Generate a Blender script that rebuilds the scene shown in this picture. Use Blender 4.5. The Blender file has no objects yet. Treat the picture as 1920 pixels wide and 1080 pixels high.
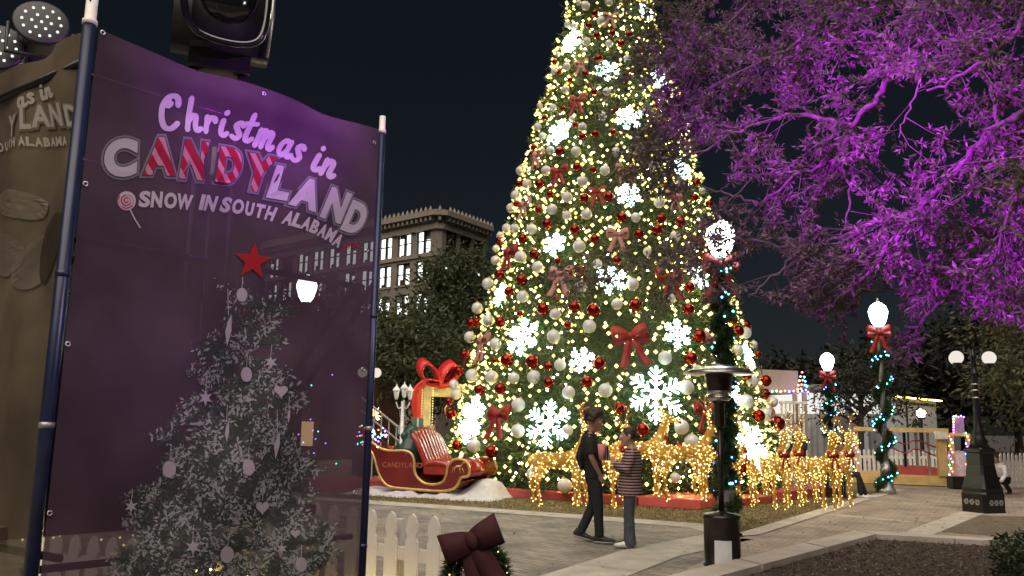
import bpy, bmesh, math, random
import numpy as np
from mathutils import Vector, Matrix

random.seed(7); rng = np.random.default_rng(7)
SC = bpy.context.scene; COL = SC.collection
R = math.radians
V = Vector

# ------------------------------------------------------------------ camera, sky, sun, exposure
FPX, CAMZ = 1560.0, 1.55
cam_d = bpy.data.cameras.new("camera"); cam = bpy.data.objects.new("camera", cam_d); COL.objects.link(cam)
cam_d.sensor_width = 36; cam_d.lens = FPX / 1920 * 36; cam_d.clip_start = 0.05; cam_d.clip_end = 2000
CR = Matrix.Rotation(R(90 + 9.28), 3, 'X') @ Matrix.Rotation(R(1.07), 3, 'Z')
cam.matrix_world = Matrix.Translation((0, 0, CAMZ)) @ CR.to_4x4()
SC.camera = cam

W = bpy.data.worlds.new("World"); SC.world = W; W.use_nodes = True
wn = W.node_tree; bg = wn.nodes["Background"]
sky = wn.nodes.new("ShaderNodeTexSky"); sky.sky_type = 'NISHITA'; sky.sun_disc = False
SUN_EL, SUN_ROT = R(58), R(200)
sky.sun_elevation = SUN_EL; sky.sun_rotation = SUN_ROT
hs = wn.nodes.new("ShaderNodeHueSaturation"); hs.inputs["Saturation"].default_value = 0.85
wn.links.new(sky.outputs[0], hs.inputs["Color"]); wn.links.new(hs.outputs[0], bg.inputs[0])
bg.inputs[1].default_value = 0.0013

sun_d = bpy.data.lights.new("city_glow", 'SUN'); sun_d.energy = 1.45; sun_d.angle = R(70); sun_d.color = (1.0, 0.86, 0.71)
sun = bpy.data.objects.new("city_glow", sun_d); COL.objects.link(sun)
sun.rotation_euler = (R(90) - SUN_EL, 0, R(180) - SUN_ROT)      # soft glow of the town from behind the camera, left

SC.view_settings.view_transform = 'Standard'; SC.view_settings.look = 'None'
SC.view_settings.exposure = 1.4; SC.view_settings.gamma = 1.0
SC.cycles.use_denoising = True; SC.cycles.use_light_tree = True
SC.cycles.max_bounces = 6; SC.cycles.transparent_max_bounces = 24
SC.cycles.sample_clamp_indirect = 4.0

# ------------------------------------------------------------------ helpers
def ray(px, py): return CR @ V(((px - 960) / FPX, (540 - py) / FPX, -1))
def at(px, py, Y): d = ray(px, py); return V((0, 0, CAMZ)) + d * (Y / d.y)
def gnd(px, py, z=0.0): d = ray(px, py); return V((0, 0, CAMZ)) + d * ((z - CAMZ) / d.z)

class MB:
    """collects pieces of ONE mesh"""
    def __init__(s): s.v = []; s.f = []; s.m = []
    def add(s, vs, fs, mi=0, M=None):
        o = len(s.v)
        s.v += [tuple(M @ V(p)) for p in vs] if M is not None else [tuple(p) for p in vs]
        s.f += [tuple(i + o for i in q) for q in fs]; s.m += [mi] * len(fs); return s
    def box(s, c, d, mi=0, M=None, bev=0.0):
        x, y, z = [k / 2 for k in d]
        if bev <= 0:
            vs = [(c[0] + a * x, c[1] + b * y, c[2] + e * z) for e in (-1, 1) for a, b in ((-1, -1), (1, -1), (1, 1), (-1, 1))]
            return s.add(vs, [(3, 2, 1, 0), (4, 5, 6, 7), (0, 1, 5, 4), (1, 2, 6, 5), (2, 3, 7, 6), (3, 0, 4, 7)], mi, M)
        bm = bmesh.new(); bmesh.ops.create_cube(bm, size=1)
        for v in bm.verts: v.co = V((v.co.x * d[0] + c[0], v.co.y * d[1] + c[1], v.co.z * d[2] + c[2]))
        bmesh.ops.bevel(bm, geom=list(bm.edges), offset=bev, segments=2, affect='EDGES')
        bm.verts.index_update()
        s.add([v.co.copy() for v in bm.verts], [[v.index for v in f.verts] for f in bm.faces], mi, M); bm.free(); return s
    def tube(s, pts, rad, n=8, mi=0, cap=True, M=None, side=None, round_ends=False):
        """rad: number or list; each entry a number or (ra along side, rb)"""
        pts = [V(p) for p in pts]; k = len(pts)
        rad = list(rad) if isinstance(rad, (list, tuple)) and not (len(rad) == 2 and k != 2) else [rad] * k
        rad = [(r, r) if not isinstance(r, (list, tuple)) else r for r in rad]
        if round_ends:
            t0 = (pts[0] - pts[1]).normalized(); t1 = (pts[-1] - pts[-2]).normalized()
            pre, pr, suf, sr = [], [], [], []
            for a in (80, 55, 28):
                q0 = min(rad[0]); q1 = min(rad[-1])
                pre.append(pts[0] + t0 * q0 * math.sin(R(a))); pr.append(tuple(c * math.cos(R(a)) for c in rad[0]))
                suf.insert(0, pts[-1] + t1 * q1 * math.sin(R(a))); sr.insert(0, tuple(c * math.cos(R(a)) for c in rad[-1]))
            pts = pre + pts + suf; rad = pr + rad + sr; k = len(pts)
        ref = V(side) if side is not None else None
        vs = []; prev = None
        for i in range(k):
            t = (pts[min(i + 1, k - 1)] - pts[max(i - 1, 0)])
            t = t.normalized() if t.length > 1e-9 else V((0, 0, 1))
            if ref is not None: b = ref - t * ref.dot(t)
            elif prev is None: b = t.orthogonal()
            else: b = prev - t * prev.dot(t)
            if b.length < 1e-6: b = t.orthogonal()
            b.normalize(); prev = b; nn = t.cross(b)
            for j in range(n):
                a = 2 * math.pi * j / n
                vs.append(pts[i] + b * (math.cos(a) * rad[i][0]) + nn * (math.sin(a) * rad[i][1]))
        fs = [(i * n + j, i * n + (j + 1) % n, (i + 1) * n + (j + 1) % n, (i + 1) * n + j) for i in range(k - 1) for j in range(n)]
        if cap: fs += [tuple(range(n - 1, -1, -1)), tuple((k - 1) * n + j for j in range(n))]
        return s.add(vs, fs, mi, M)
    def lathe(s, prof, n=20, mi=0, c=(0, 0, 0), M=None):
        vs = [(c[0] + r * math.cos(2 * math.pi * j / n), c[1] + r * math.sin(2 * math.pi * j / n), c[2] + z) for r, z in prof for j in range(n)]
        k = len(prof)
        fs = [(i * n + j, i * n + (j + 1) % n, (i + 1) * n + (j + 1) % n, (i + 1) * n + j) for i in range(k - 1) for j in range(n)]
        fs += [tuple(range(n - 1, -1, -1)), tuple((k - 1) * n + j for j in range(n))]
        return s.add(vs, fs, mi, M)
    def sphere(s, c, r, n=12, m=8, mi=0, M=None, sc=(1, 1, 1)):
        vs = [(c[0], c[1], c[2] - r * sc[2])]
        for i in range(1, m):
            a = -math.pi / 2 + math.pi * i / m
            for j in range(n):
                b = 2 * math.pi * j / n
                vs.append((c[0] + r * sc[0] * math.cos(a) * math.cos(b), c[1] + r * sc[1] * math.cos(a) * math.sin(b), c[2] + r * sc[2] * math.sin(a)))
        vs.append((c[0], c[1], c[2] + r * sc[2])); T = len(vs) - 1
        fs = [(0, 1 + (j + 1) % n, 1 + j) for j in range(n)]
        for i in range(m - 2):
            for j in range(n):
                a = 1 + i * n; fs.append((a + j, a + (j + 1) % n, a + n + (j + 1) % n, a + n + j))
        a = 1 + (m - 2) * n; fs += [(a + j, a + (j + 1) % n, T) for j in range(n)]
        return s.add(vs, fs, mi, M)
    def octa(s, c, r, mi=0):
        x, y, z = c
        return s.add([(x + r, y, z), (x - r, y, z), (x, y + r, z), (x, y - r, z), (x, y, z + r), (x, y, z - r)],
                     [(0, 2, 4), (2, 1, 4), (1, 3, 4), (3, 0, 4), (2, 0, 5), (1, 2, 5), (3, 1, 5), (0, 3, 5)], mi)
    def prism(s, pts, y0, y1, mi=0, M=None):
        """outline in XZ extruded along Y"""
        n = len(pts)
        vs = [(p[0], y0, p[1]) for p in pts] + [(p[0], y1, p[1]) for p in pts]
        fs = [tuple(range(n)), tuple(range(2 * n - 1, n - 1, -1))] + [(i, i + n, (i + 1) % n + n, (i + 1) % n) for i in range(n)]
        return s.add(vs, fs, mi, M)
    def band(s, pts, wid, th=0.004, mi=0, M=None):
        """ribbon along pts, wid = width vectors (or one)"""
        pts = [V(p) for p in pts]; k = len(pts)
        wid = [V(w) for w in wid] if isinstance(wid, list) else [V(wid)] * k
        vs = []
        for i in range(k):
            t = pts[min(i + 1, k - 1)] - pts[max(i - 1, 0)]
            nn = t.cross(wid[i]); nn = nn.normalized() * th if nn.length > 1e-9 else V((0, 0, th))
            for q in (-1, 1): vs += [pts[i] + wid[i] * .5 * q - nn, pts[i] + wid[i] * .5 * q + nn]
        fs = []
        for i in range(k - 1):
            a, b = i * 4, i * 4 + 4
            fs += [(a + 1, a + 3, b + 3, b + 1), (a, b, b + 2, a + 2), (a, a + 1, b + 1, b), (a + 2, b + 2, b + 3, a + 3)]
        fs += [(0, 2, 3, 1), (4 * k - 4, 4 * k - 3, 4 * k - 1, 4 * k - 2)]
        return s.add(vs, fs, mi, M)
    def mesh(s, name, mats, smooth=True):
        me = bpy.data.meshes.new(name); me.from_pydata(s.v, [], s.f)
        for m in (mats if isinstance(mats, (list, tuple)) else [mats]): me.materials.append(m)
        me.polygons.foreach_set("material_index", s.m)
        if smooth: me.polygons.foreach_set("use_smooth", [True] * len(s.f))
        me.update(); return me
    def build(s, name, mats, parent=None, smooth=False, loc=None):
        o = bpy.data.objects.new(name, s.mesh(name, mats, smooth)); COL.objects.link(o)
        if parent is not None: o.parent = parent
        if loc is not None: o.location = loc
        return o

def fuse(mb, name, mat, parent, voxel=0.01, it=4, fac=0.5):
    """one continuous skin over overlapping closed pieces"""
    o = bpy.data.objects.new("tmp", mb.mesh("tmp", mat)); COL.objects.link(o)
    m = o.modifiers.new("r", 'REMESH'); m.mode = 'VOXEL'; m.voxel_size = voxel; m.use_smooth_shade = True
    q = o.modifiers.new("s", 'SMOOTH'); q.iterations = it; q.factor = fac
    dg = bpy.context.evaluated_depsgraph_get()
    me = bpy.data.meshes.new_from_object(o.evaluated_get(dg)); me.name = name
    me.materials.clear(); me.materials.append(mat)
    old = o.data; bpy.data.objects.remove(o); bpy.data.meshes.remove(old)
    r = bpy.data.objects.new(name, me); COL.objects.link(r); r.parent = parent
    return r

def tag(o, label=None, cat=None, group=None, kind=None):
    if label: o["label"] = label
    if cat: o["category"] = cat
    if group: o["group"] = group
    if kind: o["kind"] = kind
    return o
def thing(name, label, cat, loc=(0, 0, 0), rz=0.0, group=None, scale=1.0):
    o = bpy.data.objects.new(name, None); COL.objects.link(o); o.empty_display_size = .1
    o.location = loc; o.rotation_euler = (0, 0, rz); o.scale = (scale,) * 3
    return tag(o, label, cat, group)
def copy_tree(o, parent=None):
    c = o.copy(); COL.objects.link(c)
    if parent is not None: c.parent = parent
    for ch in list(o.children): copy_tree(ch, c)
    return c
def smooth_path(pts, n=6):
    P = [V(p) for p in pts]; out = []
    for i in range(len(P) - 1):
        p0, p1, p2, p3 = P[max(i - 1, 0)], P[i], P[i + 1], P[min(i + 2, len(P) - 1)]
        for k in range(n):
            t = k / n
            out.append(.5 * ((2 * p1) + (p2 - p0) * t + (2 * p0 - 5 * p1 + 4 * p2 - p3) * t * t + (3 * p1 - p0 - 3 * p2 + p3) * t ** 3))
    return out + [P[-1]]

# ------------------------------------------------------------------ materials
def nodes(name):
    m = bpy.data.materials.new(name); m.use_nodes = True
    return m, m.node_tree, m.node_tree.nodes["Principled BSDF"]
def mat(name, col, rough=.6, metal=0., var=.25, scale=8., bump=0., coat=0., spec=None):
    m, t, b = nodes(name); N, L = t.nodes, t.links
    b.inputs["Roughness"].default_value = rough; b.inputs["Metallic"].default_value = metal
    if coat: b.inputs["Coat Weight"].default_value = coat
    if spec is not None: b.inputs["Specular IOR Level"].default_value = spec
    tc = N.new("ShaderNodeTexCoord"); no = N.new("ShaderNodeTexNoise")
    no.inputs["Scale"].default_value = scale; no.inputs["Detail"].default_value = 6
    L.new(tc.outputs["Object"], no.inputs["Vector"])
    rp = N.new("ShaderNodeValToRGB"); rp.color_ramp.elements[0].position = .3; rp.color_ramp.elements[1].position = .7
    rp.color_ramp.elements[0].color = tuple(c * (1 - var) for c in col) + (1,)
    rp.color_ramp.elements[1].color = tuple(min(1, c * (1 + var)) for c in col) + (1,)
    L.new(no.outputs["Fac"], rp.inputs["Fac"]); L.new(rp.outputs[0], b.inputs["Base Color"])
    if bump:
        bp = N.new("ShaderNodeBump"); bp.inputs["Strength"].default_value = bump; bp.inputs["Distance"].default_value = .02
        L.new(no.outputs["Fac"], bp.inputs["Height"]); L.new(bp.outputs[0], b.inputs["Normal"])
    return m
def emit(name, col, st, sample=True):
    m = bpy.data.materials.new(name); m.use_nodes = True; N, L = m.node_tree.nodes, m.node_tree.links
    N.clear(); e = N.new("ShaderNodeEmission"); e.inputs[0].default_value = tuple(col) + (1,); e.inputs[1].default_value = st
    o = N.new("ShaderNodeOutputMaterial"); L.new(e.outputs[0], o.inputs[0])
    if not sample: m.cycles.emission_sampling = 'NONE'
    return m
def leafmat(name, cols, rough=.5, trans=.3):
    """colour varies from leaf to leaf"""
    m, t, b = nodes(name); N, L = t.nodes, t.links
    g = N.new("ShaderNodeNewGeometry"); rp = N.new("ShaderNodeValToRGB")
    e = rp.color_ramp.elements
    while len(e) < len(cols): e.new(.5)
    for i, c in enumerate(cols): e[i].position = i / (len(cols) - 1); e[i].color = tuple(c) + (1,)
    L.new(g.outputs["Random Per Island"], rp.inputs[0]); L.new(rp.outputs[0], b.inputs["Base Color"])
    b.inputs["Roughness"].default_value = rough
    tr = N.new("ShaderNodeBsdfTranslucent"); L.new(rp.outputs[0], tr.inputs[0])
    mx = N.new("ShaderNodeMixShader"); mx.inputs[0].default_value = trans
    L.new(b.outputs[0], mx.inputs[1]); L.new(tr.outputs[0], mx.inputs[2])
    L.new(mx.outputs[0], N["Material Output"].inputs[0]); return m
def brickmat(name, c1, c2, mortar, bw, bh, rough=.8, bump=.4, rot=0.):
    m, t, b = nodes(name); N, L = t.nodes, t.links
    tc = N.new("ShaderNodeTexCoord"); mp = N.new("ShaderNodeMapping"); mp.inputs["Rotation"].default_value = (0, 0, rot)
    br = N.new("ShaderNodeTexBrick"); L.new(tc.outputs["Object"], mp.inputs[0]); L.new(mp.outputs[0], br.inputs["Vector"])
    br.inputs["Color1"].default_value = tuple(c1) + (1,); br.inputs["Color2"].default_value = tuple(c2) + (1,)
    br.inputs["Mortar"].default_value = tuple(mortar) + (1,); br.inputs["Scale"].default_value = 1
    br.inputs["Brick Width"].default_value = bw; br.inputs["Row Height"].default_value = bh; br.inputs["Mortar Size"].default_value = .006
    no = N.new("ShaderNodeTexNoise"); no.inputs["Scale"].default_value = 1.3; no.inputs["Detail"].default_value = 8; L.new(tc.outputs["Object"], no.inputs["Vector"])
    mx = N.new("ShaderNodeMix"); mx.data_type = 'RGBA'; mx.blend_type = 'MULTIPLY'; mx.inputs[0].default_value = .75
    rp = N.new("ShaderNodeValToRGB"); rp.color_ramp.elements[0].position = .35; rp.color_ramp.elements[0].color = (.55, .55, .56, 1)
    rp.color_ramp.elements[1].position = .62; rp.color_ramp.elements[1].color = (1.15, 1.1, 1.05, 1)
    L.new(no.outputs["Fac"], rp.inputs[0]); L.new(br.outputs["Color"], mx.inputs[6]); L.new(rp.outputs[0], mx.inputs[7])
    L.new(mx.outputs[2], b.inputs["Base Color"]); b.inputs["Roughness"].default_value = rough
    bp = N.new("ShaderNodeBump"); bp.inputs["Strength"].default_value = bump; bp.inputs["Distance"].default_value = .01
    L.new(br.outputs["Fac"], bp.inputs["Height"]); bp.invert = True; L.new(bp.outputs[0], b.inputs["Normal"]); return m
def stripemat(name, ca, cb, scale, axis='Z', rough=.8, thr=.5, rot=None):
    m, t, b = nodes(name); N, L = t.nodes, t.links
    tc = N.new("ShaderNodeTexCoord"); wv = N.new("ShaderNodeTexWave"); wv.bands_direction = axis
    wv.inputs["Scale"].default_value = scale; wv.inputs["Distortion"].default_value = .15; wv.inputs["Detail Scale"].default_value = 3
    if rot:
        mp = N.new("ShaderNodeMapping"); mp.inputs["Rotation"].default_value = rot
        L.new(tc.outputs["Object"], mp.inputs[0]); L.new(mp.outputs[0], wv.inputs[0])
    else: L.new(tc.outputs["Object"], wv.inputs[0])
    rp = N.new("ShaderNodeValToRGB"); rp.color_ramp.interpolation = 'LINEAR'
    rp.color_ramp.elements[0].position = thr - .05; rp.color_ramp.elements[1].position = thr + .05
    rp.color_ramp.elements[0].color = tuple(ca) + (1,); rp.color_ramp.elements[1].color = tuple(cb) + (1,)
    L.new(wv.outputs["Fac"], rp.inputs[0]); L.new(rp.outputs[0], b.inputs["Base Color"]); b.inputs["Roughness"].default_value = rough
    return m
def clothmat(name, col, opac, var=.25, stripes=None, trans=.35):
    """printed mesh fabric that lets what is behind show through"""
    m, t, b = nodes(name); N, L = t.nodes, t.links; N.remove(b)
    tc = N.new("ShaderNodeTexCoord"); no = N.new("ShaderNodeTexNoise"); no.inputs["Scale"].default_value = 2.2; no.inputs["Detail"].default_value = 3
    L.new(tc.outputs["Object"], no.inputs["Vector"])
    rp = N.new("ShaderNodeValToRGB"); rp.color_ramp.elements[0].position = .3; rp.color_ramp.elements[1].position = .7
    rp.color_ramp.elements[0].color = tuple(c * (1 - var) for c in col) + (1,); rp.color_ramp.elements[1].color = tuple(c * (1 + var) for c in col) + (1,)
    L.new(no.outputs["Fac"], rp.inputs[0]); colr = rp.outputs[0]
    if stripes:
        wv = N.new("ShaderNodeTexWave"); wv.bands_direction = 'DIAGONAL'; wv.inputs["Scale"].default_value = 5.5; wv.inputs["Distortion"].default_value = .4
        L.new(tc.outputs["Object"], wv.inputs[0]); r2 = N.new("ShaderNodeValToRGB")
        r2.color_ramp.elements[0].position = .62; r2.color_ramp.elements[1].position = .7
        r2.color_ramp.elements[0].color = tuple(col) + (1,); r2.color_ramp.elements[1].color = tuple(stripes) + (1,)
        L.new(wv.outputs["Fac"], r2.inputs[0]); colr = r2.outputs[0]
    df = N.new("ShaderNodeBsdfDiffuse"); tl = N.new("ShaderNodeBsdfTranslucent"); tp = N.new("ShaderNodeBsdfTransparent")
    L.new(colr, df.inputs[0]); L.new(colr, tl.inputs[0])
    a = N.new("ShaderNodeMixShader"); a.inputs[0].default_value = trans; L.new(df.outputs[0], a.inputs[1]); L.new(tl.outputs[0], a.inputs[2])
    c = N.new("ShaderNodeMixShader"); c.inputs[0].default_value = opac; L.new(tp.outputs[0], c.inputs[1]); L.new(a.outputs[0], c.inputs[2])
    L.new(c.outputs[0], N["Material Output"].inputs[0]); return m

M = dict(
    black=mat("black_plastic", (.012, .012, .014), .45), blackmetal=mat("black_iron", (.009, .009, .010), .35, .3, bump=.15, scale=30),
    navy=mat("navy_paint", (.012, .02, .055), .35, .2), steel=mat("steel", (.55, .55, .56), .32, .9), galv=mat("grey_metal", (.32, .33, .34), .4, .6),
    white=mat("white_paint", (.72, .70, .66), .5, bump=.05), whitewarm=mat("white_vinyl", (.74, .72, .68), .4, var=.06),
    concrete=mat("concrete", (.43, .395, .35), .9, scale=3, var=.22, bump=.2), kerb=mat("kerb_concrete", (.45, .40, .36), .9, scale=2.2, var=.18, bump=.2),
    asphalt=mat("asphalt", (.05, .05, .052), .9, scale=20, bump=.3), drygrass=mat("dry_lawn", (.165, .125, .055), .95, scale=3.5, var=.4, bump=.4),
    mulch=mat("mulch", (.045, .032, .026), .95, scale=25, var=.5, bump=.8),
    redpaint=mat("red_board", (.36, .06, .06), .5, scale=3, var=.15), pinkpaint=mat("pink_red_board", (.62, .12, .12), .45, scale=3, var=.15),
    sleighred=mat("sleigh_red", (.15, .010, .008), .22, coat=.6, scale=3, var=.2), sleighseat=mat("red_leather", (.30, .02, .010), .25, coat=.5, var=.2),
    gold=mat("gold_paint", (.62, .40, .14), .35, .5), snow=mat("snow_blanket", (.50, .49, .51), .8, bump=.5, scale=9, var=.12),
    sack=mat("green_sack", (.012, .06, .042), .4, scale=10, bump=.3), giftgreen=mat("gift_paper", (.10, .2, .12), .5), giftgrey=mat("grey_paper", (.35, .36, .38), .5),
    redribbon=mat("red_velvet", (.25, .008, .010), .55, var=.2), pinkribbon=stripemat("striped_ribbon", (.40, .12, .13), (.42, .25, .23), 9, 'DIAGONAL'),
    darkribbon=mat("dark_red_velvet", (.036, .003, .006), .85, var=.25), bark=mat("bark", (.14, .11, .095), .85, scale=18, bump=.6, var=.35),
    darkbark=mat("dark_bark", (.05, .04, .03), .9, bump=.5), wood=mat("yellow_pine", (.52, .37, .16), .65, scale=5, var=.18), darkwood=mat("dark_wood", (.06, .04, .03), .7),
    stone=mat("tan_stone", (.21, .185, .158), .85, scale=1.2, var=.12, bump=.1), trimstone=mat("pale_stone", (.25, .22, .185), .85, scale=2, var=.12),
    winframe=mat("window_frame_dark", (.02, .018, .016), .5), siding=mat("pale_siding", (.52, .54, .60), .6, scale=1.5, var=.08),
    roofgrey=mat("grey_roof", (.17, .16, .165), .8, var=.2), tarp=mat("grey_curtain", (.26, .26, .28), .8, scale=2, var=.2), beige=mat("beige_board", (.33, .30, .27), .7, var=.08),
    skin=mat("skin", (.32, .18, .125), .5, var=.06), skinpale=mat("pale_skin", (.40, .25, .19), .5, var=.06), hair=mat("brown_hair", (.035, .02, .012), .6, scale=40, var=.5, bump=.6),
    blackcloth=mat("black_cotton", (.007, .007, .008), .85, scale=20, bump=.25), blackdenim=mat("black_denim", (.009, .010, .013), .85, bump=.15, scale=30),
    denim=mat("blue_grey_denim", (.05, .06, .078), .85, scale=14, bump=.2, var=.3), stripes=stripemat("striped_knit", (.022, .012, .016), (.36, .23, .23), 8.3, 'Z', .9, .52),
    greycloth=mat("grey_cloth", (.28, .28, .30), .9, bump=.2), orangecloth=mat("orange_cloth", (.60, .17, .05), .85), bluecloth=mat("light_blue_cloth", (.16, .36, .62), .85), whitecloth=mat("white_cloth", (.7, .7, .72), .85),
    shoe=mat("shoe_black", (.02, .02, .02), .5), sole=mat("shoe_sole", (.25, .24, .23), .7), shoewhite=mat("shoe_white", (.6, .6, .6), .5),
    heater=mat("hammered_bronze", (.055, .045, .043), .32, .75, scale=60, bump=.1), alu=mat("brushed_aluminium", (.62, .62, .62), .28, .95),
    label=mat("pale_reflection", (.62, .66, .68), .45, var=.08),  # reflection on the heater's tank base, put in as a pale colour
    redball=mat("red_glass", (.20, .010, .005), .08, .8, var=.1), whiteball=mat("pearl_white", (.54, .555, .575), .34, var=.04, coat=.4), goldcap=mat("gold_cap", (.6, .4, .1), .3, .9),
    deer=mat("gold_wire_mesh", (.50, .31, .09), .55, .2, scale=45, var=.45, bump=.7), antler=mat("antler_brown", (.30, .15, .06), .6),
    globe=emit("globe_glass", (1, .90, .80), .34), lampwhite=emit("acorn_glass_lit", (.90, 1.0, .97), 7.0),
    warm=emit("warm_bulb", (1.0, .76, .22), 1.5), warmdeep=emit("warm_bulb_deep", (1.0, .70, .20), 75.0), deerbulb=emit("gold_bulb", (1.0, .72, .24), 3.0), flake=emit("snowflake_lights", (.66, 1.0, .86), 4.6),
    teal=emit("teal_bulb", (.10, .72, .80), 9), blue=emit("blue_bulb", (.10, .22, 1.0), 9), red=emit("red_bulb", (1, .08, .05), 9), green=emit("green_bulb", (.1, .9, .3), 8), yellow=emit("yellow_bulb", (1, .7, .1), 8), purple=emit("purple_bulb", (.4, .1, 1), 9),
    winlit=emit("lit_room", (.95, 1.0, .92), 0.85), warmwin=emit("warm_lit_room", (1, .62, .30), .9), tentlit=emit("lit_tent_lining", (1, .96, .88), .36), walllamp=emit("wall_lamp", (1, .98, .94), 10),
)
M['deer'] = clothmat('gold_wire_net', (.52, .30, .07), .62, .3, trans=.3)
M['needle'] = leafmat("fir_needles", [(.014, .035, .016), (.035, .085, .028), (.022, .055, .022), (.06, .12, .035)], .55, .15)
M['oakleaf'] = leafmat("oak_leaves", [(.07, .06, .045), (.17, .14, .115), (.12, .10, .075), (.24, .19, .17), (.06, .065, .04)], .42, .3)
M['parkleaf'] = leafmat("park_leaves", [(.035, .05, .02), (.09, .115, .05), (.05, .075, .035)], .6, .3)
M['oliveleaf'] = leafmat("olive_leaves", [(.035, .045, .02), (.10, .095, .045), (.06, .07, .032), (.14, .11, .06)], .6, .3)
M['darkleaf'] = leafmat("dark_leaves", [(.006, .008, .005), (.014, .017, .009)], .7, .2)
M['hedgeleaf'] = leafmat("hedge_leaves", [(.012, .022, .010), (.03, .05, .02), (.018, .032, .014)], .35, .15)
M['grassblade'] = leafmat("grass_blades", [(.20, .155, .065), (.10, .10, .035), (.26, .21, .10), (.15, .12, .05)], .9, .2)
M['chip'] = leafmat("bark_chips", [(.05, .037, .03), (.15, .11, .085), (.085, .062, .05), (.26, .20, .165)], .9, 0.)
M['paver'] = brickmat("brick_pavers", (.32, .285, .255), (.21, .185, .17), (.10, .09, .085), .24, .12, rot=R(38))
M['paverlight'] = brickmat("pale_pavers", (.40, .34, .285), (.30, .25, .215), (.16, .14, .12), .22, .11, rot=R(30))
M['oldbrick'] = brickmat("dark_brick_wall", (.10, .045, .03), (.075, .035, .025), (.08, .07, .06), .4, .15)

# leaves as many small faces of one mesh
def leaf_faces(P, D, L, Wd, N=None):
    """P base points, D unit directions (n,3), L lengths, Wd widths -> verts, quads"""
    n = len(P)
    if N is None: N = rng.normal(size=(n, 3))
    S = np.cross(D, N); S /= (np.linalg.norm(S, axis=1, keepdims=True) + 1e-9)
    L = np.broadcast_to(np.asarray(L, float), (n,))[:, None]; Wd = np.broadcast_to(np.asarray(Wd, float), (n,))[:, None]
    up = np.cross(S, D)
    v = np.stack([P, P + D * L * .45 + S * Wd * .5 + up * L * .04, P + D * L - up * L * .05, P + D * L * .45 - S * Wd * .5 + up * L * .04], 1).reshape(-1, 3)
    f = np.arange(4 * n).reshape(-1, 4); return v, f
def np_mesh(name, v, f, m, parent=None):
    me = bpy.data.meshes.new(name); me.from_pydata(v.tolist(), [], f.tolist()); me.materials.append(m); me.update()
    o = bpy.data.objects.new(name, me); COL.objects.link(o)
    if parent is not None: o.parent = parent
    return o
def unit(a): return a / (np.linalg.norm(a, axis=1, keepdims=True) + 1e-9)
def inside_poly(p, poly):
    x, y = p[:, 0], p[:, 1]; c = np.zeros(len(p), bool); j = len(poly) - 1
    for i in range(len(poly)):
        xi, yi = poly[i][:2]; xj, yj = poly[j][:2]
        c ^= ((yi > y) != (yj > y)) & (x < (xj - xi) * (y - yi) / (yj - yi + 1e-12) + xi); j = i
    return c
def sheet(name, pts, z, m, depth=.0):
    mb = MB(); n = len(pts)
    if depth <= 0: mb.add([(p[0], p[1], z) for p in pts], [tuple(range(n))])
    else:
        mb.add([(p[0], p[1], z) for p in pts] + [(p[0], p[1], z - depth) for p in pts],
               [tuple(range(n))] + [(i, (i + 1) % n, (i + 1) % n + n, i + n) for i in range(n)])
    o = mb.build(name, m); o["kind"] = "structure"
    # face up
    if o.data.polygons[0].normal.z < 0: o.data.flip_normals()
    return o

# ------------------------------------------------------------------ ground, paths, lawn, planter
sheet("ground", [(-300, -40), (300, -40), (300, 500), (-300, 500)], -0.016, M['asphalt'])
sheet("plaza", [(-14, -3), (16, -3), (34, 40), (-22, 40)], -0.008, M['paver'])
e0, e1, e2, e3 = gnd(680, 937), gnd(980, 957), gnd(1320, 982), gnd(1392, 996)
e4, e5 = gnd(1590, 940), gnd(1660, 925)
lawn_poly = [e0 + (e0 - e1) * 3, e0, e1, e2, e3, e4, e5, V((12, 27, 0)), V((6, 30, 0)), V((-16, 30, 0))]
sheet("lawn", lawn_poly, 0.004, M['drygrass'])
def strip(name, pts, w, z, m, shift=0.):
    P = [V((p[0], p[1], 0)) for p in pts]; Lp, Rp = [], []
    for i in range(len(P)):
        t = (P[min(i + 1, len(P) - 1)] - P[max(i - 1, 0)]).normalized(); nn = V((t.y, -t.x, 0))
        Lp.append(P[i] + nn * shift); Rp.append(P[i] + nn * (shift + w))
    C_ = [(a + b) / 2 for a, b in zip(Lp, Rp)]; cum = [0.]
    for i in range(1, len(C_)): cum.append(cum[-1] + (C_[i] - C_[i - 1]).length)
    def ev(d):
        for i in range(1, len(cum)):
            if d <= cum[i] or i == len(cum) - 1: f = (d - cum[i - 1]) / (cum[i] - cum[i - 1]); return Lp[i - 1].lerp(Lp[i], f), Rp[i - 1].lerp(Rp[i], f)
    n = max(1, round(cum[-1] / 1.25)); cuts = sorted(set([cum[-1] * k / n for k in range(n + 1)] + cum)); mb = MB()
    for a, b in zip(cuts, cuts[1:]):
        if b - a < .05: continue
        (l0, r0), (l1, r1) = ev(a + .007), ev(b - .007); mb.add([(p.x, p.y, z) for p in (l0, r0, r1, l1)], [(0, 1, 2, 3)])
    o = mb.build(name, m); o["kind"] = "structure"
    if o.data.polygons[0].normal.z < 0: o.data.flip_normals()
    return o
strip("lawn_edging", [e0 + (e0 - e1) * 3, e0, e1, e2, e3], .62, 0.0, M['concrete'])
strip("path_edging", [gnd(1370, 1003), gnd(1400, 1001), gnd(1590, 943), gnd(1680, 918)], .30, 0.012, M['kerb'], -.1)
strip("cross_path", [gnd(1020, 1092), gnd(1195, 1034), gnd(1345, 1004)], .75, 0.0, M['concrete'], -.2)
sheet("side_path", [gnd(1400, 1004), gnd(1585, 948), gnd(1690, 920), V((16, 24, 0)), V((14, 14, 0)), gnd(1850, 1020), gnd(1600, 1002), gnd(1250, 1090)], 0.0, M['paverlight'])
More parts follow.
